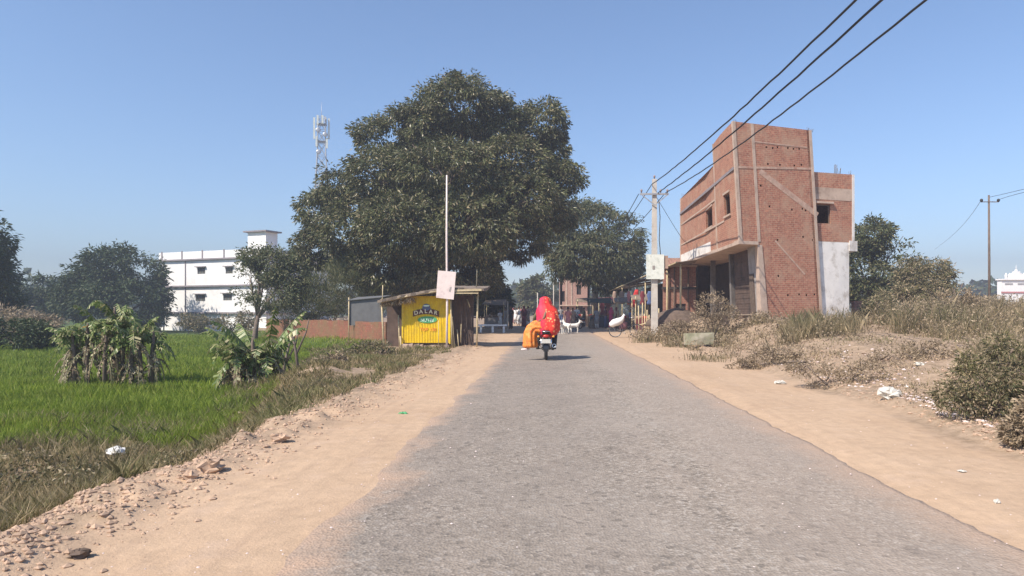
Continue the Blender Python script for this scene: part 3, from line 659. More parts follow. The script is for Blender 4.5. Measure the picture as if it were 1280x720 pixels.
bush('pole_weeds', [(845,412,16,10),(862,415,18,10)], 30, 'leaf_dry', 110, 24, .10, .04, .2, 'low weeds at the foot of the concrete pole', 36)

# ---- banana plants
def banana(base, hgt, label, stems, seed, group=None, yellow=False):
    rd = random.Random(seed); root = empty('banana_plant', base, 0, label, 'banana plant', group)
    st = MB(); lf = MB(); dr = MB(); yl = MB()
    for (sx, sy, sh) in stems:
        top = Vector((sx+rd.uniform(-.08, .08), sy, sh)); 
        sh *= 1.28; top.z = sh
        st.tube([(sx, sy, -.15), (sx*1.0, sy, sh*.5), top, top+Vector((0, 0, .12))], [.06, .05, .035, .01], 8, jit=.1)
        def leaf(mb, ang, L, W, rise, dro, fold, dz=0):
            d = Vector((math.cos(ang), math.sin(ang), 0)); side = Vector((-d.y, d.x, 0)); seg = 11; o0 = top+Vector((0, 0, -.05-dz))
            pts = []
            for i in range(seg+1):
                t = i/seg; pts.append(o0+d*(L*(t-.25*t*t*dro))+Vector((0, 0, L*(rise*t-dro*t*t))))
            for i in range(1, seg):
                t = (i+.5)/seg; w = W*math.sin(math.pi*min(1, .1+t*.9))**.7*.5
                for s in (-1, 1):   # torn blades: each strip its own angle
                    for q in range(2):
                        a = pts[i].lerp(pts[i+1], q/2); b_ = pts[i].lerp(pts[i+1], (q+.86)/2); k = rd.uniform(.2, 1.1)*fold; ww = w*rd.uniform(.6, 1.1)
                        sw = d*rd.uniform(.0, .5)*ww
                        e = side*s*ww*math.cos(k)+Vector((0, 0, -ww*math.sin(k)))+sw
                        mb.add([a, b_, b_+e*.95, a+e], [(0, 1, 2, 3)])
            mb.tube(pts, [.018*(1-i/seg*.7) for i in range(seg+1)], 4)
        for k in range(rd.randint(9, 11)):
            leaf(lf, rd.uniform(0, 6.28), rd.uniform(.6, .98)*hgt/1.9, .34*hgt/1.9, rd.uniform(.6, 1.7), rd.uniform(.6, 1.5), 1.0, rd.uniform(0, .35))
        for k in range(12):
            leaf(dr, rd.uniform(0, 6.28), rd.uniform(.35, .75)*hgt/1.9, .2*hgt/1.9, rd.uniform(0, .6), rd.uniform(.9, 1.8), 1.4, rd.uniform(.1, .95)*sh/1.5)
        if yellow and sx == stems[1][0]:
            leaf(yl, math.pi*1.02, .62, .24, .35, .35, .4)
    st.build('stem', M['bark'], root); lf.build('leaves', M['banana'], root); dr.build('dead_leaf_skirt', M['banana_dry'], root)
    if yellow: tag(yl.build('leaf', M['banana_yellow'], root), 'yellowed banana leaf')
    return root
banana((XX(100, 15.6), 15.6, -.42), 1.7, 'left end plant of the larger banana clump, leaning left', [(-.12, 0, .95), (.1, .1, 1.1), (-.3, .2, .85)], 1, 'banana plants in the green field')
banana((XX(139, 15.9), 15.9, -.42), 1.9, 'tallest banana plant of the larger clump, with a yellow leaf', [(-.05, .1, 1.4), (.02, -.25, 1.15), (.15, .2, 1.25)], 2, 'banana plants in the green field', True)
banana((XX(178, 15.6), 15.6, -.42), 1.7, 'right end plant of the larger banana clump, with drooping brown leaves', [(-.05, 0, 1.05), (.15, .1, .95), (-.2, -.1, 1.0)], 3, 'banana plants in the green field')
banana((XX(318, 14.8), 14.8, -.42), 2.3, 'lone banana plant beside the earth mound, leaves blown left', [(0, 0, .85), (-.22, .1, .75), (-.45, .0, .6), (.12, .15, .8)], 4, 'banana plants in the green field')
# bare saplings by the mound
for i, (px, top, ln, lb) in enumerate(((375, 400, -.35, 'bare forked sapling trunk standing on the mound edge'), (352, 418, .3, 'short bare stick leaning right beside the forked sapling'))):
    x = XX(px, 17); z0 = G(x, 17)-.2; zt = ZZ(top, 17); mb = MB()
    mb.tube([(0, 0, 0), (ln*.3, 0, (zt-z0)*.5), (ln*.8, .05, zt-z0)], [.045, .035, .02], 7, jit=.1)
    mb.tube([(ln*.3, 0, (zt-z0)*.45), (ln*.3+.22, .1, (zt-z0)*.8), (ln*.3+.3, .1, (zt-z0)*1.02)], [.03, .02, .012], 6)
    o = mb.build('bare_sapling', M['bark'], None, label=lb, cat='sapling', group='bare saplings on the mound'); o.location = (x, 17, z0)

# ================================================================== WALL WITH OPENINGS
def wallp(mb, o, u, W, Z0, Z1, nrm, th, holes=()):
    """vertical wall from point o along unit u, outer face at o, going inward along -nrm"""
    o = Vector((o[0], o[1], 0)); u = Vector((u[0], u[1], 0)).normalized(); inn = -Vector((nrm[0], nrm[1], 0)).normalized()*th
    us_ = sorted({0, W, *[h[0] for h in holes], *[h[1] for h in holes]}); vs_ = sorted({Z0, Z1, *[h[2] for h in holes], *[h[3] for h in holes]})
    def pt(a, z, d): return o+u*a+inn*d+Vector((0, 0, z))
    for i in range(len(us_)-1):
        for j in range(len(vs_)-1):
            a, b_, c, d = us_[i], us_[i+1], vs_[j], vs_[j+1]; mx, mz = (a+b_)/2, (c+d)/2
            hole = any(h[0] < mx < h[1] and h[2] < mz < h[3] for h in holes)
            if not hole:
                mb.add([pt(a, c, 0), pt(b_, c, 0), pt(b_, d, 0), pt(a, d, 0)], [(0, 1, 2, 3)])
                mb.add([pt(a, c, 1), pt(b_, c, 1), pt(b_, d, 1), pt(a, d, 1)], [(3, 2, 1, 0)])
    for (a, b_, c, d) in list(holes)+[(0, W, Z0, Z1)]:
        for (p, q) in (((a, c), (b_, c)), ((b_, c), (b_, d)), ((b_, d), (a, d)), ((a, d), (a, c))):
            mb.add([pt(*p, 0), pt(*q, 0), pt(*q, 1), pt(*p, 1)], [(0, 1, 2, 3)])
    return mb

# ================================================================== BRICK BUILDING
bb = empty('brick_building', (8.2, 27.8, .98), 0, 'unfinished red brick building with overhanging upper floor and stair tower', 'building')
bb_inv = -Vector(bb.location)
def bw(p):
    g = float(sst(37, 29, p.y)*sst(13.3, 12.1, p.x))
    x = p.x-.06*(p.z-1)*g; y = p.y+(p.x-8.2)*.37
    return Vector((x, y, p.z))+bb_inv
def bpart(mb, name, mat, **k): mb.warp(bw); return mb.build(name, M[mat], bb, **k)
def fp(px, py):                # photo point on the front wall, in unwarped coordinates
    Xu = 10.
    for _ in range(8):
        Y = 27.8+(Xu-8.2)*.37; z = ZZ(py, Y); Xu = XX(px, Y)+.06*(z-1)
    return Xu, z
TOP = 9.28; RF = 7.4; CE = 4.3; FL = .98
holes = []
for px, py in ((985,369),(999,368),(1008,369),(1018,368),(1003,261),(1007,263),(990,262),(958,184),(966,185),(972,184),(985,185),(992,186),(999,186),(960,205),(975,206),(993,207),(1002,206),(951,232),(972,300),(1004,296),(962,258),(1016,300),(945+28,345)):
    a, z = fp(px, py); s = .042
    if 9.3 < a < 11.8: holes.append((a-9.03-s, a-9.03+s, z-s, z+s))
mb = wallp(MB(), (9.03, 27.8), (1, 0), 2.97, .35, TOP, (0, -1), .22, holes); 
wallp(mb, (12.0, 27.8), (0, 1), 3.2, .35, TOP, (1, 0), .22)
bpart(mb, 'wall', 'brick')
mb = wallp(MB(), (8.2, 27.8), (1, 0), .83, CE, TOP, (0, -1), .2)
wy = lambda px: 8.2*F/(px-CX)
def shear_y(y): return y
w2 = (28.95, 29.95, 5.6, 6.55); w1 = (32.6, 34.3, 5.55, 6.5)
wallp(mb, (8.2, 31.6), (0, -1), 3.6, CE, TOP, (-1, 0), .2, [(31.6-w2[1], 31.6-w2[0], w2[2], w2[3])])
wallp(mb, (8.2, 41.3), (0, -1), 9.7, CE, 8.3, (-1, 0), .2, [(41.3-w1[1], 41.3-w1[0], w1[2], w1[3])])
wallp(mb, (8.42, 31.6), (1, 0), 3.58, RF, TOP, (0, 1), .2)
bpart(mb, 'wall', 'brick')
mb = MB()   # rear walls
wallp(mb, (12.0, 41.3), (-1, 0), 3.6, .35, 8.3, (0, 1), .2); bpart(mb, 'wall', 'brick')
mb = MB(); mb.box((8.12, 27.72, CE-.14), (9.04, 41.4, CE)); mb.box((9.041, 28.05, CE-.14), (11.8, 41.2, CE)); mb.box((8.22, 31.62, RF-.02), (11.9, 41.1, RF+.09)); mb.box((8.4, 28.05, TOP-.25), (11.75, 31.35, TOP-.15)); bpart(mb, 'floor_slab', 'conc')
mb = MB(); mb.box((8.75, 27.5, .2), (12.2, 41.5, FL)); mb.box((9.0, 27.62, .2), (12.1, 27.78, FL+.12)); bpart(mb, 'plinth', 'conc')
# concrete frame
mb = MB(); q = .03
mb.box((8.2-q, 27.8-q, CE), (8.31, 27.97, TOP)); bpart(mb, 'pilaster', 'conc')
mb = MB(); mb.box((9.03, 27.8-q+.01, CE+.001), (9.17, 27.99, TOP)); bpart(mb, 'pilaster', 'conc')
mb = MB(); mb.hexa([(9.0, 27.76, FL), (9.32, 27.76, FL), (9.32, 28.4, FL), (9.0, 28.4, FL), (9.0, 27.76, CE-.14), (9.22, 27.76, CE-.14), (9.22, 28.1, CE-.14), (9.0, 28.1, CE-.14)]); bpart(mb, 'column', 'conc')
mb = MB(); mb.box((11.89, 27.8-q, .4), (12.0+q, 28.02, TOP)); bpart(mb, 'pilaster', 'conc')
for y in (31.55, 36.6, 41.12):
    mb = MB(); mb.box((8.2-q, y, CE), (8.3, y+.2, 8.3 if y > 32 else TOP)); bpart(mb, 'pilaster', 'conc')
mb = MB(); mb.box((8.2-.06, 27.95, RF-.1), (8.19, 41.3, RF+.02)); bpart(mb, 'ledge', 'band')
for z, y0 in ((5.38, 30.1), (6.62, 31.8)):
    mb = MB(); mb.box((8.2-.022, y0, z), (8.199, 41.1, z+.08)); bpart(mb, 'band', 'conc')
mb = MB(); mb.box((8.2-.016, 33.2, CE-.12), (8.199, 41.12, CE+.52)); bpart(mb, 'plaster_strip', 'white_plaster')
mb = MB(); mb.box((8.2-.014, 28.0, CE-.13), (8.199, 33.2, CE+.06)); bpart(mb, 'plaster_strip', 'conc')
def strip(a, b_, w, name='band', pr=.014, mat='conc'):
    xa, za = fp(*a); xb, zb = fp(*b_); d = Vector((xb-xa, 0, zb-za)).normalized(); n_ = Vector((-d.z, 0, d.x))*w/2; pts = [Vector((xa, 0, za)), Vector((xb, 0, zb))]
    v = [pts[0]-n_, pts[1]-n_, pts[1]+n_, pts[0]+n_]
    mb = MB(); mb.hexa([Vector((p.x, 27.8-pr, p.z)) for p in v]+[Vector((p.x, 27.799, p.z)) for p in v]); bpart(mb, name, mat)
strip((943, 177), (1009, 184.5), .06, mat='faded_strip'); strip((922, 209), (1014, 211), .09, pr=.018, mat='faded_strip'); strip((950, 214), (1022, 269), .24, 'stair_slab', .009, 'faded_strip'); strip((969, 301), (1006, 343), .08, 'stair_slab', .012, 'faded_strip'); 
# ground floor
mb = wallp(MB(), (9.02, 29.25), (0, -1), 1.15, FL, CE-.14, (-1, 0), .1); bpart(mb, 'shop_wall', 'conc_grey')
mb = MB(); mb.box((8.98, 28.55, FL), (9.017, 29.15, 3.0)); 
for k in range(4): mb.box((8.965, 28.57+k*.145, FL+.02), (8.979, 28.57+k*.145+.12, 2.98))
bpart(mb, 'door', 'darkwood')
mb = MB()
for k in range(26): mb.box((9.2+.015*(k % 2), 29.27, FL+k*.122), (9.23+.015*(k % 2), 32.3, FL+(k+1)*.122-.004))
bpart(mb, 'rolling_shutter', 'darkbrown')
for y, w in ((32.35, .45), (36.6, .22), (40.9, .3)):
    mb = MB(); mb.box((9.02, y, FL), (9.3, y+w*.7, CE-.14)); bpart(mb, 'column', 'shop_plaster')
mb = wallp(MB(), (11.9, 41.1), (0, -1), 13, FL, CE-.14, (-1, 0), .1); wallp(mb, (9.3, 32.5), (1, 0), 2.6, FL, CE-.14, (0, 1), .1); wallp(mb, (9.3, 41.05), (1, 0), 2.6, FL, CE-.14, (0, -1), .1); bpart(mb, 'inner_wall', 'darkbrown')  # dark brown paints the shade of the open ground floor onto its walls
# window surrounds
for (y0, y1, z0, z1) in (w1, w2):
    mb = MB(); mb.box((8.13, y0-.06, z0-.08), (8.199, y1+.06, z0)); fr = bpart(mb, 'window_sill', 'conc')
    mb = MB(); mb.box((8.17, y0-.08, z1), (8.199, y1+.08, z1+.09)); bpart(mb, 'lintel', 'conc')
    mb = MB(); mb.box((8.3, y0, z0), (8.33, y0+.06, z1)); mb.box((8.3, y1-.06, z0), (8.33, y1, z1)); mb.box((8.3, y0+.06, z1-.06), (8.33, y1-.06, z1)); mb.warp(bw); mb.build('window_frame', M['darkwood'], fr)
# recessed right wing
X0, X1, Yw = 12.04, 13.5, 27.95
mb = wallp(MB(), (X0, Yw), (1, 0), X1-X0, .35, 4.44, (0, -1), .22); wallp(mb, (X1, Yw+.001), (0, 1), 11, .35, 4.0, (1, 0), .22); bpart(mb, 'plastered_wall', 'white_plaster')
wh = (12.12-X0, 12.68-X0, 5.25, 6.1)
mb = wallp(MB(), (X0, Yw), (1, 0), 13.74-X0, 4.445, 7.5, (0, -1), .22, [wh]); wallp(mb, (13.74, Yw+.001), (0, 1), 11, 4.45, 7.5, (1, 0), .22); bpart(mb, 'wall', 'brick')
mb = MB(); mb.box((X0, Yw-.02, 6.3), (13.76, Yw-.001, 6.83)); mb.box((13.742, Yw, 6.4), (13.77, Yw+11, 6.8)); bpart(mb, 'band', 'conc')
mb = MB(); mb.box((13.5, Yw-.05, 4.06), (13.92, Yw+11.1, 4.52)); mb.box((13.65, Yw-.03, 4.53), (13.78, Yw-.001, 7.5)); bpart(mb, 'slab_edge', 'white_plaster')
mb = MB(); mb.box((12.05, Yw+.25, 6.7), (13.5, Yw+11, 6.8)); mb.box((12.05, Yw+.25, 4.1), (13.4, Yw+11, 4.2)); mb.box((12.05, Yw+11.01, .4), (13.6, Yw+11.2, 7.4)); bpart(mb, 'rear_wall', 'conc')
mb = MB(); mb.box((X0+wh[0]-.05, Yw-.12, 6.12), (X0+wh[1]+.1, Yw-.001, 6.2)); fr = bpart(mb, 'window', 'conc')
mb = MB(); mb.box((X0+wh[0], Yw+.1, 5.25), (X0+wh[0]+.05, Yw+.13, 6.1)); mb.box((X0+wh[1]-.05, Yw+.1, 5.25), (X0+wh[1], Yw+.13, 6.1)); mb.box((X0+wh[0]+.05, Yw+.1, 6.04), (X0+wh[1]-.05, Yw+.13, 6.1)); mb.warp(bw); mb.build('window_frame', M['darkwood'], fr)
for (x, y, z, l) in ((12.02, 27.85, TOP, .12), (11.9, 27.95, TOP, .2), (12.9, 28.1, 7.5, .45), (13.05, 28.1, 7.5, .3), (13.6, 28.1, 7.5, .25), (8.3, 31.5, TOP, .2), (8.3, 41.2, 8.3, .4), (8.3, 36.7, 8.3, .35), (8.3, 27.9, TOP, .14)):
    mb = MB()
    for k in range(3): mb.tube([(x+k*.05, y+.03*k, z-.05), (x+k*.05+random.uniform(-.04, .04), y, z+l*random.uniform(.6, 1))], .009, 5)
    bpart(mb, 'reinforcing_rod', 'darkwood')

# things near the building
mb = MB(); t = empty('plank_bench', (7.55, 26.9, .98), .1, 'rough plank bench in front of the brick wall', 'bench')
for k in range(3): MB().box((-.65, -.25+k*.17, .22), (.6+.05*k, -.1+k*.17, .26), .01).build('plank', M['wood'], t)
for sx in (-.45, .4): MB().box((sx, -.2, -.2), (sx+.14, .2, .22), .01).build('leg', M['conc'], t)
o = MB(); o.box((-.5, -.2, -.3), (.55, .2, .12), .03); o = o.build('concrete_block', M['moss'], None, label='pale mossy concrete block at the building end of the sandy shoulder', cat='block'); o.location = (XX(873, 24.5), 24.5, .45)
# dark heap
n_ = 30; mb = MB(); rings = []
for i in range(7):
    t_ = i/6; rr = math.cos(t_*math.pi/2)**.7; rings.append(((0, 0, t_*1.0), 1.6*rr+.03, 1.1*rr+.03))
mb.loft(rings, 26, True, .07); o = mb.build('dung_heap', M['soil'], None, label='dark brown heap beside the open ground floor', cat='heap'); o.location = (XX(846, 36), 36.2, .55)
# low pink wall and stub
o = MB(); wallp(o, (0, 0), (1, 0), 2.3, -.4, .42, (0, -1), .2); o = o.build('low_wall', M['mud_brick'] if 0 else M['far_brick'], None, label='low pinkish brick wall right of the white plastered wall', cat='wall'); o.location = (XX(1066, 33), 33, .78)
o = MB(); o.box((0, 0, 0), (.36, .36, 1.25), .02); o.box((-.03, -.03, 1.25), (.39, .39, 1.34)); o = o.build('brick_pillar', M['brick_dark'], None, label='short brick gate pillar at the white wall corner', cat='pillar'); o.location = (XX(1068, 35.5), 35.5, .55)

# ================================================================== WHITE BUILDING
u_ = Vector((15, -6, 0)).normalized(); v_ = Vector((-u_.y, u_.x, 0)); wb0 = Vector((-45.4, 78, 0))
wb = empty('white_building', (-45.4, 78, -1.0), math.atan2(u_.y, u_.x), 'three storey whitewashed building with roof room across the field', 'building')
Z = 1.0   # local z = world z + 1
W_ = 16.16
def px_u(px):                 # where the sight line of a photo column meets the front wall
    t = (px-CX)/F; # (wb0.x+u.x*s) = t*(wb0.y+u.y*s)
    return (t*wb0.y-wb0.x)/(u_.x-t*u_.y)
def zat(py, s): return ZZ(py, wb0.y+u_.y*s)+Z
wins = []
for (a, b_, c, d) in ((246.7, 256.5, 342.5, 334.6), (282, 291, 342, 334), (244.6, 256.5, 376.5, 368.5), (279, 290, 375.5, 367.5), (318, 327, 341, 333), (316, 326, 375, 367)):
    s0, s1 = px_u(a), px_u(b_); wins.append((s0, s1, zat(c, s0), zat(d, s0)))
mb = wallp(MB(), (0, 0), (1, 0), W_, 0, 8.1, (0, -1), .25, wins); mb.build('wall', M['white_wall'], wb)
mb = wallp(MB(), (W_, .001), (0, 1), 10, 0, 8.1, (1, 0), .25, [(2, 3.1, 6.2, 7.2), (6, 7.1, 6.2, 7.2), (2, 3.1, 3.2, 4.2), (6, 7.1, 3.2, 4.2)]); wallp(mb, (0, 10), (0, -1), 10, 0, 8.1, (-1, 0), .25); wallp(mb, (W_, 10), (-1, 0), W_, 0, 8.1, (0, 1), .25); mb.build('wall', M['white_wall'], wb)
for z, nm in ((2.05, 'ledge'), (5.08, 'ledge'), (8.1, 'roof_slab')):
    mb = MB(); mb.box((-.25, -.3, z-.01), (W_+.25, -.002 if nm == 'ledge' else 10.2, z+.16)); 
    if nm == 'ledge': mb.box((W_+.002, -.002, z-.01), (W_+.25, 10, z+.16))
    mb.build(nm, M['band'], wb)
mb = wallp(MB(), (0, -.1), (1, 0), W_, 8.26, 9.1, (0, -1), .15); wallp(mb, (W_, 0), (0, 1), 9.9, 8.26, 9.1, (1, 0), .15); wallp(mb, (0, 9.9), (0, -1), 9.9, 8.26, 9.1, (-1, 0), .15); mb.build('parapet', M['white_wall'], wb)
for px in (203.5, 228.5, 254, 281, 303):
    s = max(px_u(px), .05); MB().box((s-.1, -.14, 8.27), (s+.1, -.101, 9.2)).build('parapet_post', M['band'], wb)
for (a, b_, c, d) in wins:
    MB().box((a-.15, -.3, d+.05), (b_+.15, -.001, d+.13)).build('window_hood', M['band'], wb)
    w = MB().box((a, .12, c), (b_, .15, d)); w = w.build('window', M['dim_window'], wb)
    f = MB()
    for k in range(4): x = a+(b_-a)*k/3; f.box((x-.025, .08, c), (x+.025, .112, d))
    f.box((a-.02, .075, (c+d)/2-.03), (b_+.02, .116, (c+d)/2+.03))
    f.build('window_bars', M['darkwood'], w)
tw = (12.9, 15.5, .6, 2.3)
mb = MB(); mb.box((tw[0], tw[2], 8.26), (tw[1], tw[3], 11.0)); rr_ = mb.build('roof_room', M['white_wall'], wb)
MB().box((tw[0]-.35, tw[2]-.35, 11.0), (tw[1]+.35, tw[3]+.3, 11.15)).build('roof_slab', M['band'], rr_)
for s in (px_u(205), px_u(232)): MB().tube([(s, -.06, 0), (s, -.06, 8)], .05, 6).build('drainpipe', M['band'], wb)
MB().box((px_u(201), -2.2, .55), (px_u(226), -2.0, 1.3)).build('front_wall', M['white_wall'], wb)

# low brick wall across the field
a = Vector((XX(333, 45), 45, 0)); b_ = Vector((XX(482, 28), 28, 0)); d = (b_-a); L_ = d.length; d.normalize()
mb = MB(); seg = 16
for i in range(seg):
    p0, p1 = L_*i/seg, L_*(i+1)/seg; nrm = (d.y, -d.x); z1 = .80+.13*i/seg+random.uniform(-.05, .05)
    wallp(mb, (d.x*p0, d.y*p0), (d.x, d.y), p1-p0, -.6, z1, nrm, .25)
o = mb.build('boundary_wall', M['mud_brick'], None, label='long low red brick wall between the field and the kiosk', cat='wall'); o.location = a
# grey sheet shelter beyond the wall
t = empty('tarpaulin_shelter', (XX(458, 31), 31, 0), 0, 'low grey sheet shelter behind the brick wall left of the kiosk', 'shelter')
MB().sheet((-.8, 0, .7), (.75, 0, .7), (.75, 0, 2.0), (-.8, .0, 1.85), .03).build('side_sheet', M['greysheet'], t)
MB().sheet((-.85, -.1, 1.88), (.8, -.1, 2.03), (.8, 1.6, 2.15), (-.85, 1.6, 2.05), .03).build('roof_sheet', M['greysheet'], t)
for x in (-.8, .75): MB().tube([(x, -.05, -.1), (x, -.05, 2.0)], .03, 6).build('post', M['bamboo'], t)

# ================================================================== TELECOM TOWER
tt = empty('telecom_tower', (XX(402, 130), 130, -1), .3, 'tall lattice telecom tower rising behind the mango tree', 'tower')
def half(z): return 2.7-(2.7-.72)*min(z/34, 1)
mb = MB(); lv = [0, 5, 10, 15, 19.5, 23.5, 27, 30, 32.5, 35, 37.5, 40]
for sx, sy in ((-1, -1), (1, -1), (1, 1), (-1, 1)):
    mb = MB(); mb.tube([(sx*half(z), sy*half(z), z) for z in lv], .11, 5); mb.build('leg', M['metal'], tt)
mb = MB(); cs = [(-1, -1), (1, -1), (1, 1), (-1, 1)]
for i in range(len(lv)-1):
    h0, h1 = half(lv[i]), half(lv[i+1])
    for k in range(4):
        a, b_ = cs[k], cs[(k+1) % 4]
        mb.bar((a[0]*h0, a[1]*h0, lv[i]), (b_[0]*h1, b_[1]*h1, lv[i+1]), .09); mb.bar((b_[0]*h0, b_[1]*h0, lv[i]), (a[0]*h1, a[1]*h1, lv[i+1]), .09); mb.bar((a[0]*h1, a[1]*h1, lv[i+1]), (b_[0]*h1, b_[1]*h1, lv[i+1]), .08)
mb.build('bracing', M['metal'], tt)
for z in (35.2, 38.6):
    MB().box((-.95, -.95, z), (.95, .95, z+.08)).build('platform', M['metal'], tt)
for (x, y, z, h_) in ((-1.35, -.3, 35.6, 4.2), (1.35, -.3, 35.8, 4.0), (-.7, -1.0, 38.3, 1.8), (.75, .9, 38.6, 1.6), (-.9, -1.1, 34.0, 2), (1.0, -1.1, 33.8, 2), (.2, -1.2, 38.5, 1.6)):
    MB().box((x-.17, y-.12, z), (x+.17, y+.12, z+h_)).build('antenna_panel', M['board_white'], tt)
for (x, z) in ((-.6, 37.2), (.7, 36.4), (-.5, 33)):
    MB().loft([((x, -1.3, z-.45), .05, .1), ((x, -1.3, z-.3), .38, .1), ((x, -1.3, z), .5, .12), ((x, -1.3, z+.3), .38, .1), ((x, -1.3, z+.45), .05, .1)], 14).build('dish', M['metal'], tt)
MB().tube([(0, 0, 39), (0, 0, 43.0)], [.06, .02], 5).build('lightning_rod', M['metal'], tt)
# ================================================================== TEXT
def text(name, s, size, mat, parent, loc, rot=(R(90), 0, 0), ext=.004, wx=1.0):
    c = bpy.data.curves.new(name, 'FONT'); c.body = s; c.size = size; c.extrude = ext; c.align_x = 'CENTER'; c.align_y = 'CENTER'; c.offset = size*.02
    t = bpy.data.objects.new(name, c); COL.objects.link(t); dg = bpy.context.evaluated_depsgraph_get()
    me = bpy.data.meshes.new_from_object(t.evaluated_get(dg)); bpy.data.objects.remove(t)
    me.materials.clear(); me.materials.append(M[mat])
    o = link(name, me, parent); o.location = loc; o.rotation_euler = rot; o.scale = (wx, 1, 1); return o

# ================================================================== KIOSK
KY = 25.0; K = lambda px: (px-533)/F*KY
KZ = lambda py: ZZ(py, KY)
ks = empty('roadside_kiosk', (XX(533, KY), KY, 0), 0, 'small roadside kiosk with bright yellow painted shutter and sagging roof', 'kiosk')
mb = MB(); x0, x1 = K(504), K(561.5); z0, z1 = KZ(428.5), KZ(370); nr = 29; seg = nr*4
for i in range(seg):
    a = x0+(x1-x0)*i/seg; b_ = x0+(x1-x0)*(i+1)/seg; ya = -.012*math.cos(2*math.pi*i/4*1.0); yb = -.012*math.cos(2*math.pi*(i+1)/4)
    mb.add([(a, ya, z0), (b_, yb, z0), (b_, yb, z1), (a, ya, z1)], [(0, 1, 2, 3)], True)
sh = mb.build('shutter', M['yellow'], ks)
MB().box((x0-.05, -.03, z0-.04), (x0, .03, z1)).build('shutter_frame', M['yellow'], ks); MB().box((x1, -.03, z0-.04), (x1+.05, .03, z1)).build('shutter_frame', M['yellow'], ks)
# painted mark: cap over a dark arc with lettering, green oval below, orange line
mb = MB(); q = []
cx_, cz_ = K(532.5), KZ(392.5)
arc = []
for i in range(17):
    t = -1+2*i/16; arc.append((cx_+t*.47, cz_+.10-.10*t*t))
pts = [(x*1.04-cx_*.04, -.020, z+.105) for x, z in arc]+[(x*1.04-cx_*.04, -.020, z-.105) for x, z in reversed(arc)]
mb.add(pts, [tuple(range(len(pts)))]); mb.build('painted_arc', M['letter_dark'], sh)
for i, ch in enumerate('DALAR'):
    t = (-.78+i*.39); text('painted_letter', ch, .205, 'letter_white', sh, (cx_+t*.47, -.023, cz_+.10-.10*t*t), (R(90), R(t*12), 0), .002, 1.0)
mb = MB(); mb.add([(K(533)+math.cos(a)*.15, -.021, KZ(384)+math.sin(a)*.13) for a in np.linspace(0, 2*math.pi, 20, False)], [tuple(range(20))]); mb.add([(K(533)+math.cos(a)*.21, -.0195, KZ(386.8)+math.sin(a)*.07) for a in np.linspace(0, 2*math.pi, 20, False)], [tuple(range(20))]); mb.build('painted_cap', M['cap_blue'], sh)
mb = MB(); mb.add([(K(533)+math.cos(a)*.12, -.0225, KZ(382.2)+math.sin(a)*.03) for a in np.linspace(0, 2*math.pi, 16, False)], [tuple(range(16))]); mb.build('painted_cap_band', M['letter_pale'], sh)
mb = MB(); mb.add([(K(534.5)+math.cos(a)*.36, -.0215, KZ(399.6)+math.sin(a)*.125) for a in np.linspace(0, 2*math.pi, 28, False)], [tuple(range(28))]); mb.build('painted_oval', M['letter_green'], sh)
text('painted_lettering', 'NUTRI', .165, 'letter_pale', sh, (K(534), -.024, KZ(400.4)), ext=.002)
text('painted_lettering', 'TOP 150', .17, 'letter_orange', sh, (K(535), -.020, KZ(412)), ext=.002)
# carcass
MB().box((K(503), .05, 0), (K(504.5), 1.8, 1.85)).box((K(561), .06, 0), (K(563), 1.8, 1.95)).box((K(504.5), 1.7, 0), (K(561), 1.8, 1.9)).box((K(504.5), .05, .12), (K(561), 1.7, .19)).build('wall', M['darkbrown'], ks)
mb = MB()
for k in range(8): mb.box((K(566+k*3.1), .35+.02*(k % 2), -.05), (K(566+k*3.1+2.9), .39+.02*(k % 2), 1.98))
mb.build('side_boards', M['darkbrown'], ks)
MB().box((K(474), 1.2, -.1), (K(503), 1.26, 1.62)).build('back_boards', M['darkbrown'], ks)
MB().box((K(590), .4, 1.1), (K(604), 1.5, 1.14)).build('shelf', M['darkbrown'], ks)
mb = MB()
for i in range(9): mb.box((x0+.0+i*.195, -.1+random.uniform(-.04, .04), -.15), (x0+i*.195+.18, .5, random.uniform(.08, .17)), .03)
mb.build('rubble_base', M['conc'], ks)
def post(pts, r, mat='bamboo', nm='post'): return MB().tube([(K(a), y, KZ(b_)) for a, y, b_ in pts], r, 6, jit=.08).build(nm, M[mat], ks)
post([(482, -.2, 443), (480, -.2, 405), (478, -.15, 374)], .035); post([(499, .1, 442), (497.5, .1, 394)], .028); post([(503, -.15, 441), (501, -.1, 420)], .03)
post([(549, -.12, 440), (548.5, -.1, 400)], .012, nm='stick'); post([(566, -.12, 438), (563.5, -.08, 366)], .032); post([(569, -.1, 440), (565, 0, 396)], .024)
post([(574, -.1, 436), (571, .1, 412)], .02); post([(596.5, -.2, 436), (598, -.2, 363)], .035); post([(594.5, .3, 362), (595, .3, 336)], .02, nm='stick'); post([(475.5, .3, 380), (476, .3, 356)], .02, nm='stick')
post([(583, .2, 374), (587, .1, 384)], .02, nm='stick'); post([(576, -.05, 428), (576, .1, 405)], .014, nm='stick')
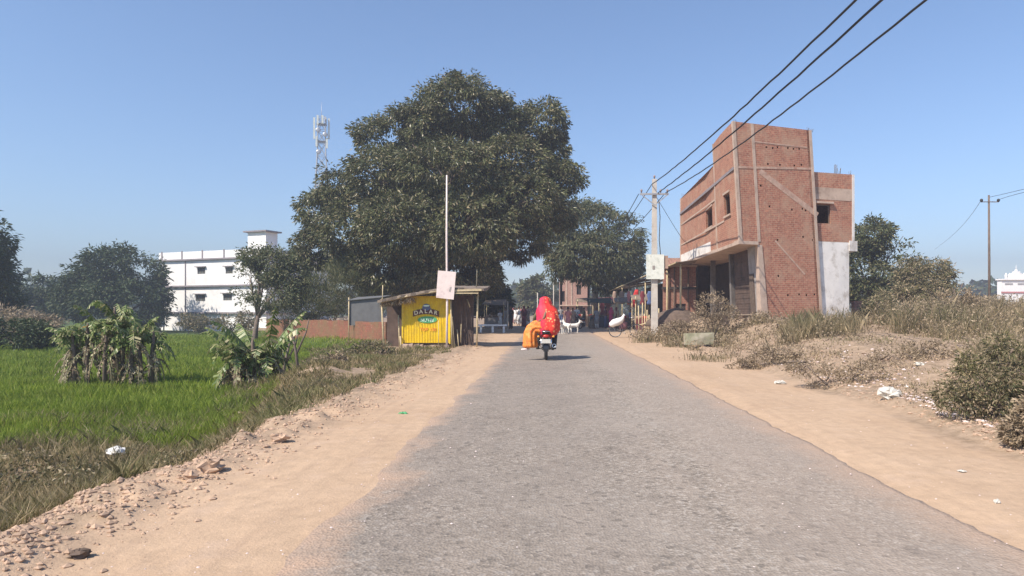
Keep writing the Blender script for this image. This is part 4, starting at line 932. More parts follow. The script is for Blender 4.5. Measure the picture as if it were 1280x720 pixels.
# roof: bowed thatch and tin with a ragged edge
mb = MB(); nx_ = 22; ny_ = 6; g_ = []
for j in range(ny_+1):
    for i in range(nx_+1):
        t = i/nx_; px = 476+t*130; py = 376-15.5*min(1, t/.62)**.85+(max(t-.75, 0)*2); y = -.55+j*.5
        g_.append((K(px)+random.uniform(-.02, .02), y+(random.uniform(-.08, .05) if j == 0 else 0), KZ(py)+j*.03+random.uniform(-.02, .02)))
for i, p in enumerate(g_): mb.v.append(p); 
nb = len(g_)
for p in g_: mb.v.append((p[0], p[1], p[2]-.07-random.uniform(0, .05)))
for j in range(ny_):
    for i in range(nx_):
        a = j*(nx_+1)+i; mb.f += [(a, a+1, a+nx_+2, a+nx_+1), (nb+a+nx_+1, nb+a+nx_+2, nb+a+1, nb+a)]; mb.sm += [False, False]
for i in range(nx_): mb.f += [(nb+i, nb+i+1, i+1, i)]; mb.sm += [False]
for j in range(ny_):
    a = j*(nx_+1); c = a+nx_; mb.f += [(a, nb+a, nb+a+nx_+1, a+nx_+1), (c, c+nx_+1, nb+c+nx_+1, nb+c)]; mb.sm += [False]*2
mb.build('roof', M['thatch'], ks)
MB().tube([(K(480), -.5, KZ(378)), (K(520), -.5, KZ(369)), (K(556), -.5, KZ(364))], .035, 6).build('roof_beam', M['bamboo'], ks)
MB().bar((K(566), -.6, KZ(364)), (K(604), -.6, KZ(363)), .05, .07).build('roof_beam', M['bamboo'], ks)
MB().bar((K(566), -.62, KZ(367)), (K(600), -.62, KZ(367)), .04, .04).build('roof_beam', M['bamboo'], ks)
hang = rng.random((900, 3)); hang[:, 0] = K(478)+hang[:, 0]*(K(520)-K(478)); hang[:, 1] = -.5+hang[:, 1]*.8; hang[:, 2] = KZ(381)+hang[:, 2]*.18+(hang[:, 0]-K(478))*.12
A = rng.normal(size=hang.shape); A[:, 2] = -np.abs(A[:, 2])-.6
link('roof_straw', np_mesh('roof_straw', leafcloud(hang, A, .16, .02, 9), 4, M['leaf_dry']), ks)

# bamboo pole with sheet board
sp_ = empty('signpost', (XX(558, 24.4), 24.4, 0), 0, 'tall thin pole carrying a pale pinkish board beside the kiosk', 'signpost')
s = lambda px, py, y=24.4: (XX(px, y)-XX(558, 24.4), y-24.4, ZZ(py, y))
MB().tube([s(558.5, 440), s(559, 380), s(558.3, 300), s(558.5, 219)], [.045, .042, .036, .028], 7, jit=.05).build('pole', M['board'], sp_)
bo = MB().sheet(s(545, 372, 24.3), s(567, 374.5, 24.3), s(570, 340, 24.3), s(547.5, 338, 24.3), .02).build('board', M['board'], sp_)
MB().add([s(561, 364, 24.295), s(563, 365, 24.295), s(564.5, 358.5, 24.295), s(562.8, 358.5, 24.295)], [(0, 1, 2, 3)]).build('stain', M['conc_grey'], bo)

# ================================================================== POLES AND WIRES
def conc_pole(Y, px, top, label, board, group, w=.34):
    x = XX(px, Y); z0 = G(x, Y)-.3; t = empty('utility_pole', (x, Y, z0), 0, label, 'pole', group); h_ = ZZ(top, Y)-z0
    mb = MB(); a, b_ = w/2, w*.32; mb.hexa([(-a, -a*.7, 0), (a, -a*.7, 0), (a, a*.7, 0), (-a, a*.7, 0), (-b_, -b_*.8, h_), (b_, -b_*.8, h_), (b_, b_*.8, h_), (-b_, b_*.8, h_)]); mb.build('post', M['conc_pole'], t)
    hc = h_-.85
    MB().box((-.78, -.2, hc), (.72, -.12, hc+.09)).build('crossarm', M['metal'], t)
    MB().bar((-.7, -.22, hc), (0, -.2, hc-.55), .045).bar((.65, -.22, hc), (0, -.2, hc-.55), .045).build('brace', M['metal'], t)
    for x_, z_ in ((-.7, hc+.09), (.3, hc+.09), (.65, hc+.09), (0, h_)):
        MB().tube([(x_, -.16 if z_ < h_ else 0, z_), (x_, -.16 if z_ < h_ else 0, z_+.08), (x_, -.16 if z_ < h_ else 0, z_+.1), (x_, -.16 if z_ < h_ else 0, z_+.2)], [.03, .03, .06, .045], 8).build('insulator', M['ceramic'], t)
    return t, h_, z0
t, h_, z0 = conc_pole(35, 818, 224, 'pale concrete utility pole carrying a white board by the sandy shoulder', True, 'utility poles')
bd = MB().box((-.46, -.26, ZZ(349, 35)-z0), (.47, -.22, ZZ(318.5, 35)-z0), .012).build('board', M['board_white'], t)
MB().add([(-.15, -.275, ZZ(337, 35)-z0), (-.02, -.275, ZZ(337, 35)-z0), (-.02, -.275, ZZ(332.5, 35)-z0), (-.15, -.275, ZZ(332.5, 35)-z0)], [(0, 1, 2, 3)]).build('stain', M['conc_grey'], bd)
MB().box((.5, -.2, ZZ(336, 35)-z0), (.68, 0, ZZ(320, 35)-z0), .01).build('junction_box', M['cloth_tan'], t)
cable = MB(); cable.tube([(.2, -.2, h_-1.1), (.26, -.22, h_-2), (.22, -.2, h_-3.2), (.3, -.2, h_-4.1)], .022, 5); cable.build('cable', M['wire'], t)
conc_pole(78, 728, 323, 'distant concrete utility pole in front of the pinkish brick house', False, 'utility poles', .3)
def wire(name, pts, r, label, n=26, group=None, twist=False):
    """smooth curve through points"""
    pts = np.array(pts, float); tt_ = np.linspace(0, 1, n); y = pts[:, 1]; yy = y[0]+(y[-1]-y[0])*tt_
    k = min(len(pts)-1, 2); px_ = np.polyfit(y, pts[:, 0], 1 if k < 2 else 2); pz = np.polyfit(y, pts[:, 2], k)
    mb = MB(); path = [(np.polyval(px_, a)+(random.uniform(-.004, .004) if twist else 0), a, np.polyval(pz, a)+(random.uniform(-.012, .012) if twist else 0)) for a in yy]
    mb.tube(path, r, 5); return mb.build(name, M['wire'], None, label=label, cat='wire', group=group)
wire('overhead_wire', [(5.55, -9, 7.3), (5.5, 11.9, 6.92), (5.5, 20, 7.2), (5.42, 35, 7.98)], .025, 'upper left wire of the three heavy wires above the brick building', 70, 'overhead wires by the road', True)
wire('overhead_wire', [(5.75, -9, 7.0), (5.7, 11.4, 6.68), (5.7, 17.1, 6.8), (5.75, 35, 7.55)], .025, 'middle wire of the three heavy wires above the brick building', 70, 'overhead wires by the road', True)
wire('overhead_wire', [(6.3, -9, 7.1), (6.2, 11.2, 6.6), (6.2, 19.2, 6.6), (6.2, 25.2, 6.85), (6.15, 35, 7.6)], .023, 'lower right, more sagging wire of the three above the brick building', 70, 'overhead wires by the road', True)
p2 = Vector((XX(728, 78), 78, ZZ(326, 78)))
wire('overhead_wire', [(5.42, 35, 7.98), (4.8, 56, 6.7), tuple(p2+Vector((0, 0, 0)))], .02, 'upper wire running on from the near concrete pole to the distant one', 40, 'overhead wires by the road')
wire('overhead_wire', [(4.75, 35, 7.5), (4.3, 56, 6.2), tuple(p2+Vector((-.6, 0, -.5)))], .02, 'left wire from the crossarm end to the distant pole', 40, 'overhead wires by the road')
wire('overhead_wire', [(6.1, 35, 7.5), (5.2, 56, 6.3), tuple(p2+Vector((.6, 0, -.5)))], .02, 'right wire from the crossarm end to the distant pole', 40, 'overhead wires by the road')
wire('service_wire', [(5.6, 35, 7.5), (6.9, 36.5, 6.0), (8.1, 39.5, 5.6)], .012, 'thin wire drooping from the pole to the brick facade', 16)
# right field pole
rp = empty('field_pole', (XX(1237, 45), 45, 0), 0, 'thin dark utility pole standing alone in the right hand field', 'pole')
MB().tube([(0, 0, -.2), (-.05, 0, ZZ(244, 45))], [.09, .06], 8).build('post', M['darkwood'], rp)
hz = ZZ(252, 45); MB().box((-.6, -.06, hz-.05), (.6, 0, hz)).build('crossarm', M['darkwood'], rp)
for x in (-.57, .57): MB().ball((x, -.03, hz+.08), .10, None, .12, 8, 6).build('insulator', M['black'], rp)
xr_ = XX(1237, 45)
wire('field_wire', [(xr_-.57, 45, hz+.1), (XX(1200, 75), 75, ZZ(285, 75)), (XX(1168, 120), 120, ZZ(312, 120))], .016, 'faint wire dipping left behind the field pole', 30, 'field wires')
wire('field_wire', [(xr_+.57, 45, hz+.1), (XX(1290, 36), 36, ZZ(238, 36)), (XX(1400, 28), 28, ZZ(215, 28))], .014, 'upper faint wire leaving the field pole to the right', 20, 'field wires')
wire('field_wire', [(xr_, 45, hz+.3), (XX(1290, 38), 38, ZZ(234, 38)), (XX(1400, 28), 28, ZZ(205, 28))], .014, 'topmost faint wire leaving the field pole top to the right', 20, 'field wires')

# ================================================================== WHITE TEMPLE
tp = empty('white_temple', (XX(1252, 80), 80, .1), 0, 'white temple building with stepped ornamental gable and pink band', 'building')
k = 80/F; t_ = lambda px: (px-1252)*k; tz = lambda py: ZZ(py, 80)-.1
wallp(MB(), (0, 0), (1, 0), t_(1345), -.5, tz(350), (0, -1), .8).build('wall', M['temple'], tp)
MB().box((-.05, -.08, tz(366.5)), (t_(1345)+.05, -.001, tz(364.5))).build('pink_band', M['pinkband'], tp)
MB().box((-.15, -.2, tz(350)+.001), (t_(1345)+.1, .9, tz(348.5))).build('cornice', M['temple'], tp)
MB().box((t_(1256), -.03, tz(356)), (t_(1266), -.001, tz(354))).box((t_(1272), -.03, tz(356)), (t_(1282), -.001, tz(354))).build('relief_panel', M['cloth_grey'], tp)
mb = MB(); z = tz(348.5)+.002
for w, h_ in ((1.1, .22), (.8, .25), (.5, .22), (.3, .2)):
    mb.box((t_(1272)-w, .0, z), (t_(1272)+w, .5, z+h_)); z += h_+.001
mb.ball((t_(1272), .25, z+.08), .18, None, .18, 10, 6); mb.tube([(t_(1272), .25, z), (t_(1272), .25, z+.8)], [.06, .01], 6); mb.build('gable_ornament', M['temple'], tp)
for px in (1259, 1263.5, 1281, 1285.5): MB().tube([(t_(px), .2, tz(348.5)), (t_(px), .2, tz(344)), (t_(px), .2, tz(341))], [.14, .16, .02], 8).build('finial', M['temple'], tp)

# ================================================================== MARKET
mb = MB(); bh = empty('brick_house', (XX(700, 76), 76, 0), 0, 'tall pinkish brick house seen under the roadside tree', 'building')
w_ = (737-700)*76/F; hh = ZZ(338, 76)
wallp(mb, (0, 0), (1, 0), w_, -.2, hh, (0, -1), .25, [(.25, .55, 2.4, 3.6), (1.9, 2.4, 3.2, 4.3), (2.0, 2.6, .6, 1.9)]); wallp(mb, (0, 5), (0, -1), 5, -.2, hh, (-1, 0), .25, [(1, 2, 2.6, 3.6)]); wallp(mb, (w_, 0), (0, 1), 5, -.2, hh, (1, 0), .25); mb.build('wall', M['far_brick'], bh)
MB().box((1.25, -.06, 0), (1.4, -.001, hh)).build('pilaster', M['conc'], bh); MB().box((.65, -.04, 0), (.8, -.001, hh)).build('pilaster', M['conc'], bh)
MB().box((-.1, -.35, 1.9), (w_+.3, -.002, 2.02)).build('ledge', M['conc'], bh); MB().box((-.1, -.1, hh), (w_+.1, 5, hh+.12)).build('roof_slab', M['conc'], bh)
for a, b_, c, d in ((.25, .55, 2.4, 3.6), (1.9, 2.4, 3.2, 4.3), (2.0, 2.6, .6, 1.9)): MB().box((a, .15, c), (b_, .18, d)).build('window', M['dark'], bh)

def poles(mb, lst, r=.04):
    for (x, y, z0_, z1_) in lst: mb.tube([(x, y, z0_), (x+random.uniform(-.03, .03), y, z1_)], r, 6)
    return mb
# right-hand row of open sheds
A0 = Vector((7.12, 36.2, 4.0)); B0 = Vector((5.75, 62, 3.15))
shd = empty('market_shed', (A0.x, A0.y, 0), 0, 'long low market shed with sloping tin roof behind the concrete pole', 'shed')
l_ = lambda v: Vector(v)-Vector((A0.x, A0.y, 0))
e = Vector((3.6, .2, .55)); mb = MB(); nseg = 9
for i in range(nseg):
    a = A0.lerp(B0, i/nseg); b_ = A0.lerp(B0, (i+1)/nseg-.004); j1 = Vector((random.uniform(-.2, .1), 0, random.uniform(-.06, .06)))
    mb.sheet(l_(a+j1), l_(b_+j1), l_(b_+e+j1), l_(a+e+j1), .03)
mb.build('roof', M['thatch'], shd)
for i in range(8):
    a = A0.lerp(B0, (i+.1)/8); poles(MB(), [(l_(a).x+.15, l_(a).y, -.1, a.z-.03)], .05).build('post', M['bamboo'], shd)
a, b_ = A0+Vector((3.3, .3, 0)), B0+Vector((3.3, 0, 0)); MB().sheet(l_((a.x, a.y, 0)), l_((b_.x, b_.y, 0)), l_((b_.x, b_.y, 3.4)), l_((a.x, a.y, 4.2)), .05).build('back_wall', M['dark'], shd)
MB().bar(l_(A0+Vector((-.1, 0, .02))), l_(B0+Vector((-.1, 0, .02))), .06).build('eave_pole', M['bamboo'], shd)
# brick shed facing the camera
bs_ = empty('brick_shed', (6.9, 39.9, .3), 0, 'old brick shed with dark lintel between the pole and the brick building', 'shed')
mb = wallp(MB(), (0, 0), (1, 0), 1.95, -.2, 3.7, (0, -1), .22, [(.75, 1.35, .35, 1.5)]); mb.build('wall', M['brick_dark'], bs_)
MB().box((-.1, -.12, 2.36), (2.0, -.002, 2.5)).build('lintel', M['dark'], bs_); MB().box((-.2, -.15, 3.7), (2.0, 2.5, 3.82)).build('roof_slab', M['conc'], bs_)
MB().box((.75, .1, .35), (1.35, .13, 1.5)).build('window', M['dark'], bs_)
for x in (.3, .62, 1.45): MB().tube([(x, -.1, 0), (x+.02, -.1, 3.68)], .035, 6).build('post', M['darkwood'], bs_)
mb = wallp(MB(), (0, 0), (1, 0), 2.0, 0, .55, (0, -1), .2); o = mb.build('brick_parapet', M['far_brick'], None, label='short run of pinkish brick above the shed roof', cat='wall'); o.location = (7.5, 41.6, 4.12)
# bamboo fence
bf = empty('bamboo_fence', (XX(820, 36.6), 36.6, 0), 0, 'rickety yellow bamboo fence behind the concrete pole', 'fence')
k_ = lambda px: XX(px, 36.6)-XX(820, 36.6); g0 = G(XX(820, 36.6), 36.6)
for i, px in enumerate((803, 806, 808.5, 811, 824, 827, 830, 833, 799)):
    MB().tube([(k_(px), random.uniform(-.1, .1), g0-.2), (k_(px+random.uniform(-1, 1)), 0, g0+random.uniform(.95, 1.75))], .032, 5).build('stake', M['bamboo'], bf)
MB().tube([(k_(797), -.06, g0+.5), (k_(836), -.06, g0+.85)], .03, 5).build('rail', M['bamboo'], bf)
# hanging cloths
def hanging(px, y0_, y1_, Y, w, mat, label, lean=0):
    x = XX(px, Y); mb = MB(); z0_, z1_ = ZZ(y1_, Y), ZZ(y0_, Y)
    mb.loft([((lean*(1-i/6), 0, z0_+(z1_-z0_)*i/6), w*(.5+.5*math.sin(1+i*.9)**2)*.5, .05) for i in range(7)], 14, True, .1)
    o = mb.build('hanging_cloth', M[mat], None, label=label, cat='cloth', group='cloths hanging in the market'); o.location = (x, Y, 0)
hanging(796, 362, 384, 46, .42, 'redcloth', 'bright red cloth hanging under the shed roof left of the pole', -.25); hanging(777, 350+14, 380, 52, .5, 'cloth_tan', 'tan garment hanging beside the red cloth'); hanging(760, 374, 392, 54, .6, 'cloth_rose', 'rose coloured garment hanging above the woman in pink')
hanging(753, 378, 395, 56, .5, 'cloth_maroon', 'dark maroon garment hanging left of the rose one'); hanging(783, 366, 378, 50, .35, 'white_cloth', 'small whitish garment between the tan and the red cloths')
def stall(px0, px1, Y, ztop, canopy, skirt, label, dy=1.6, drop=.3, tz_=.85):
    x0_, x1_ = XX(px0, Y), XX(px1, Y); t = empty('market_stall', ((x0_+x1_)/2, Y, 0), 0, label, 'stall', 'market stalls'); w = (x1_-x0_)/2
    MB().sheet((-w-.2, -.4, ztop-drop), (w+.2, -.4, ztop-drop-.1), (w+.1, dy, ztop+.1), (-w-.1, dy, ztop), .03).build('canopy', M[canopy], t)
    for x, y in ((-w, -.2), (w, -.2), (-w, dy), (w, dy)): MB().tube([(x, y, -.1), (x, y, ztop-.12)], .035, 6).build('post', M['bamboo'], t)
    MB().sheet((-w, 0, .05), (w, 0, .05), (w, -.03, tz_), (-w, -.03, tz_), .02).build('skirt', M[skirt], t)
    MB().box((-w, .03, tz_-.06), (w, dy-.2, tz_)).build('counter', M['wood'], t)
    for i in range(5):
        MB().loft([((-w+.2+i*(2*w-.4)/4, .4, tz_), .14, .14), ((-w+.2+i*(2*w-.4)/4, .4, tz_+.18), .17, .17), ((-w+.2+i*(2*w-.4)/4, .4, tz_+.2), .1, .1)], 10).build('basket', M[random.choice(['wood', 'thatch', 'cloth_tan', 'redcloth'])], t)
for q, (px, y, w, mt, lb) in enumerate(((803, 38.2, .3, 'cloth_maroon', 'dark red cloth hanging nearest the bamboo fence'), (786, 47, .3, 'cloth_rose', 'faded rose cloth hanging above the bicycle'), (768, 55, .35, 'cloth_tan', 'tan cloth hanging beside the green canopy'), (812, 39.5, .35, 'cloth_blue', 'dark blue cloth hanging behind the concrete pole'))):
    hanging(px, 364, 381, y, w, mt, lb)
for q, (px, py, Y, mt, lb) in enumerate(((741, 411, 51, 'thatch', 'brown sack standing at the left end of the blue tarpaulin'), (770, 411, 51, 'cloth_tan', 'tan sack standing right of the pink sari'), (811, 413, 40, 'wood', 'brown sack beside the bamboo fence'), (779, 412, 45.5, 'cloth_rose', 'rose coloured bundle on the ground behind the bicycle'))):
    o = MB().loft([((0, 0, 0), .26, .2), ((0, 0, .2), .32, .25), ((0, 0, .45), .28, .22), ((0, 0, .6), .12, .1), ((0, 0, .7), .16, .13)], 12, True, .08).build('grain_sack', M[mt], None, label=lb, cat='sack', group='sacks on the market ground'); o.location = (XX(px, Y), Y, max(G(XX(px, Y), Y), 0))
stall(737, 764, 53, 2.35, 'greentarp', 'bluetarp', 'market stall with blue tarpaulin front and dark green canopy')
stall(722, 741, 60, 2.5, 'thatch', 'darkbrown', 'small stall with sagging brown canopy left of the blue tarpaulin')
stall(772, 792, 47, 2.3, 'thatch', 'darkbrown', 'dark stall under the shed behind the bicycle')
stall(794, 815, 42, 2.4, 'thatch', 'cloth_maroon', 'open stall with dark red front just left of the concrete pole')
stall(750, 768, 68, 2.7, 'cloth_maroon', 'cloth_grey', 'far stall with maroon canopy under the roadside tree')
stall(606, 630, 52, 2.2, 'thatch', 'cloth_grey', 'shaded stall under the dark low tree on the left side')
mb = MB(); mb.box((-.9, -.2, .42), (.9, .2, .52)); o = empty('white_bench', (XX(616, 42), 42, 0), 0, 'long white bench left of the road under the trees', 'bench'); mb.build('seat', M['white_wall'], o)
for x in (-.75, 0, .7): MB().box((x-.06, -.15, -.05), (x+.06, .15, .419)).build('leg', M['white_wall'], o)
for px, Y, top, lb in ((634.5, 47, 376, 'pale post standing at the left edge of the far road'), (672, 66, 366, 'thin grey post left of the motorcycle riders'), (692, 66, 352, 'thin grey post right of the motorcycle riders')):
    x = XX(px, Y); o = MB().tube([(0, 0, -.1), (0, 0, ZZ(top, Y))], [.07, .05], 7).build('wooden_post', M['conc_pole'], None, label=lb, cat='post', group='thin posts by the far road'); o.location = (x, Y, 0)

# ================================================================== FIGURES
def skin(name, V, E, rad, mat, parent=None, sub=1, root=0):
    me = bpy.data.meshes.new(name); me.from_pydata([tuple(v) for v in V], E, [])
    o = bpy.data.objects.new(name, me); COL.objects.link(o)
    md = o.modifiers.new('s', 'SKIN'); md.use_smooth_shade = True
    if not me.skin_vertices:
        with bpy.context.temp_override(object=o): bpy.ops.mesh.customdata_skin_add()
    for i, r_ in enumerate(rad):
        s_ = me.skin_vertices[0].data[i]; s_.radius = r_ if hasattr(r_, '__len__') else (r_, r_); s_.use_root = (i == root)
    m2 = o.modifiers.new('u', 'SUBSURF'); m2.levels = sub; m2.render_levels = sub
    dg = bpy.context.evaluated_depsgraph_get(); me2 = bpy.data.meshes.new_from_object(o.evaluated_get(dg))
    bpy.data.objects.remove(o); me2.name = name; me2.materials.clear(); me2.materials.append(mat)
    me2.polygons.foreach_set('use_smooth', [True]*len(me2.polygons))
    return link(name, me2, parent)
def body(J, name='body', parent=None, mat='skin'):
    """J: joint positions; arms/legs mirrored by suffix l/r"""
    names = []; V = []; rad = []; E = []
    def add(n, p, r_, par=None):
        names.append(n); V.append(Vector(p)); rad.append(r_)
        if par: E.append((names.index(par), len(V)-1))
    add('pelvis', J['pelvis'], (.135, .105)); add('chest', J['chest'], (.15, .11), 'pelvis'); nb_ = Vector(J['neck']); add('neckbase', nb_, .062, 'chest')
    hd = Vector(J['head']); fd = Vector(J['face']).normalized()
    add('jaw', nb_.lerp(hd, .5)+fd*.01, (.06, .07), 'neckbase'); add('headc', hd, (.078, .094), 'jaw'); add('crown', hd+(hd-nb_).normalized()*.075, (.055, .065), 'headc')
    add('nose', hd+fd*.105-Vector((0, 0, .03)), .012, 'headc')
    sd = fd.cross(Vector((0, 0, 1)))
    for s_ in (-1, 1): add('ear%d' % s_, hd+sd*.088*s_-Vector((0, 0, .015)), .013, 'headc')
    for s_ in 'lr':
        add('sh'+s_, J['sh'+s_], .056, 'chest'); add('el'+s_, J['el'+s_], .041, 'sh'+s_); add('wr'+s_, J['wr'+s_], .027, 'el'+s_)
        w = Vector(J['wr'+s_]); d = (w-Vector(J['el'+s_])).normalized(); pm = w+d*.07; add('pm'+s_, pm, (.036, .02), 'wr'+s_)
        q = d.cross(fd); q = q.normalized() if q.length > .1 else d.orthogonal().normalized()
        for f_ in range(4): 
            a = pm+q*(.024*(f_-1.5))+d*.045; add('f%d%s' % (f_, s_), a, .0095, 'pm'+s_); add('g%d%s' % (f_, s_), a+d*(.03+.006*(f_ in (1, 2)))+fd*.015, .008, 'f%d%s' % (f_, s_))
        add('t'+s_, w+d*.045+q*.045+fd*.01, .010, 'wr'+s_); add('u'+s_, w+d*.075+q*.058+fd*.02, .008, 't'+s_)
        add('hp'+s_, J['hp'+s_], .09, 'pelvis'); add('kn'+s_, J['kn'+s_], .06, 'hp'+s_); add('an'+s_, J['an'+s_], .038, 'kn'+s_); add('to'+s_, J['to'+s_], (.042, .025), 'an'+s_)
    return skin(name, V, E, rad, M[mat], parent)
STAND = dict(pelvis=(0,0,.95), chest=(0,0,1.27), neck=(0,0,1.46), head=(0,.02,1.60), face=(0,1,0), shl=(-.17,0,1.38), shr=(.17,0,1.38), ell=(-.23,-.02,1.12), elr=(.23,-.02,1.12), wrl=(-.24,.05,.88), wrr=(.24,.05,.88),
    hpl=(-.09,0,.88), hpr=(.09,0,.88), knl=(-.10,.03,.48), knr=(.11,-.02,.48), anl=(-.10,.0,.08), anr=(.12,-.06,.08), tol=(-.12,.14,.035), tor=(.14,.09,.035))
PROTO = {}
def person(x, y, rz, style, top, low, label, sc=1.0, group='people in the market'):
    z = G(x, y) if not (RL < x-float(rcm(y)) < RR) else .045
    t = empty('person', (x, y, z), rz, label, 'person', group); t.scale = (sc,)*3
    if 'b' not in PROTO:
        o = body(STAND); PROTO['b'] = o.data; bpy.data.objects.remove(o)
    link('body', PROTO['b'], t)
    tops = MB(); n_ = 14
    tops.loft([((0, 0, .86), .165, .125), ((0, 0, 1.0), .16, .12), ((0, 0, 1.15), .155, .118), ((0, 0, 1.3), .185, .13), ((0, 0, 1.40), .175, .11), ((0, 0, 1.45), .085, .08)], n_, True, 0, .02)
    for s_ in (-1, 1): tops.tube([(s_*.155, 0, 1.385), (s_*.19, 0, 1.30), (s_*.222, -.018, 1.16)], [.075, .068, .06], 9)
    tops.build('shirt' if style != 'sari' else 'blouse', M[top], t)
    lw = MB()
    if style == 'trousers':
        for s_, kx, ax, ay in ((-1, -.10, -.10, .0), (1, .11, .12, -.06)):
            lw.tube([(s_*.08, 0, .98), (s_*.09, 0, .85), (kx, .03*(-s_), .48), (ax, ay, .10)], [.12, .115, .085, .07], 10)
        lw.build('trousers', M[low], t)
    elif style == 'kurta':
        lw.loft([((0, 0, .42), .21, .16), ((0, 0, .7), .185, .14), ((0, 0, .98), .168, .128)], n_, True, 0, .04); lw.build('tunic_skirt', M[top], t)
        lg = MB()
        for s_, kx, ax, ay in ((-1, -.10, -.10, .0), (1, .11, .12, -.06)): lg.tube([(kx, .03*(-s_), .5), (ax, ay, .10)], [.09, .065], 10)
        lg.build('trousers', M[low], t)
    else:
        lw.loft([((0, 0, .05), .23, .2), ((0, 0, .4), .2, .17), ((0, 0, .75), .19, .15), ((0, 0, 1.0), .168, .128)], n_, True, 0, .04); lw.build('sari_skirt', M[low], t)
        MB().loft([((0, -.05, .95), .2, .13), ((0, -.04, 1.25), .205, .14), ((0, -.03, 1.42), .18, .12), ((0, -.01, 1.5), .11, .1), ((0, -.01, 1.62), .105, .115), ((0, -.01, 1.70), .07, .08), ((0, -.01, 1.72), .02, .02)], n_, True, .03).build('sari_veil', M[low], t)
    if style != 'sari': MB().ball((0, .0, 1.645), .088, .10, .085, 12, 8, .02).build('hair', M['hair'], t)
    return t
pp = [(660, 58, 1.0, 'kurta', 'cloth_tan', 'cloth_white', 'person in a tan tunic right of the maroon sari', 1.0),
 (629, 55, .5, 'trousers', 'cloth_blue', 'cloth_black', 'person in blue shirt in the shade behind the white bench', 1.0),
 (641.5, 72, .5, 'sari', 'cloth_rose', 'cloth_rose', 'person in a rose sari far down the road', 1.0),
 (746, 50.5, 2.6, 'kurta', 'cloth_grey', 'cloth_white', 'person in grey tunic in front of the blue tarpaulin', .95),
 (771, 48, 1.6, 'sari', 'cloth_tan', 'cloth_maroon', 'woman in a brownish sari right of the pink sari', .9),
 (721, 52, 3.0, 'trousers', 'cloth_white', 'cloth_black', 'person in white shirt beside the parked motorcycle', .98),
 (701, 62, .2, 'trousers', 'cloth_grey', 'cloth_blue', 'person in grey shirt walking before the pinkish house', 1.0),
(638.5, 49, 2.6, 'trousers', 'cloth_black', 'cloth_black', 'person in dark clothes walking on the left side of the far road', 1.0),
 (655, 53, .4, 'sari', 'cloth_maroon', 'cloth_maroon', 'person in a dark maroon sari on the left of the far road', 1.0),
 (648.5, 60, 1.0, 'kurta', 'cloth_white', 'cloth_white', 'person in a white tunic behind the maroon sari', 1.0),
 (644.5, 66, 3.0, 'kurta', 'cloth_white', 'cloth_grey', 'person in white shirt and grey trousers farther down the road', 1.0),
 (651.5, 70, 2.0, 'trousers', 'cloth_rose', 'cloth_grey', 'small figure in a rose shirt in the far crowd', 1.0),
 (632, 51, 2.0, 'kurta', 'cloth_grey', 'cloth_white', 'person in grey tunic standing beside the pale post', .95),
 (625, 50, 4.0, 'kurta', 'cloth_white', 'cloth_tan', 'person in white near the white bench', .85),
 (764, 50, 2.4, 'sari', 'cloth_pink', 'cloth_pink', 'person in a bright pink sari beside the blue tarpaulin', .9),
 (757, 51, 1.4, 'trousers', 'cloth_maroon', 'cloth_blue', 'person in maroon shirt left of the pink sari', .98),
 (710, 43, .3, 'kurta', 'cloth_rose', 'cloth_white', 'person in a rose tunic behind the white goats', .92),
 (716, 47, 2.9, 'kurta', 'cloth_tan', 'cloth_white', 'person in tan tunic beside the rose tunic', .9),
 (730, 55, 2.0, 'trousers', 'cloth_olive', 'cloth_black', 'person in olive shirt in front of the brown stall', .95),
 (788, 45.5, 2.0, 'trousers', 'cloth_blue', 'cloth_black', 'person in blue shirt seated dark under the shed by the bicycle', .8),
 (1283, 58, 1.0, 'sari', 'cloth_maroon', 'cloth_maroon', 'person in dark red at the right edge before the white temple', 1.0)]
for px, Y, rz, st_, tp_, lo_, lb, sc in pp: person(XX(px, Y), Y, rz, st_, tp_, lo_, lb.replace('seated dark ', ''), sc)

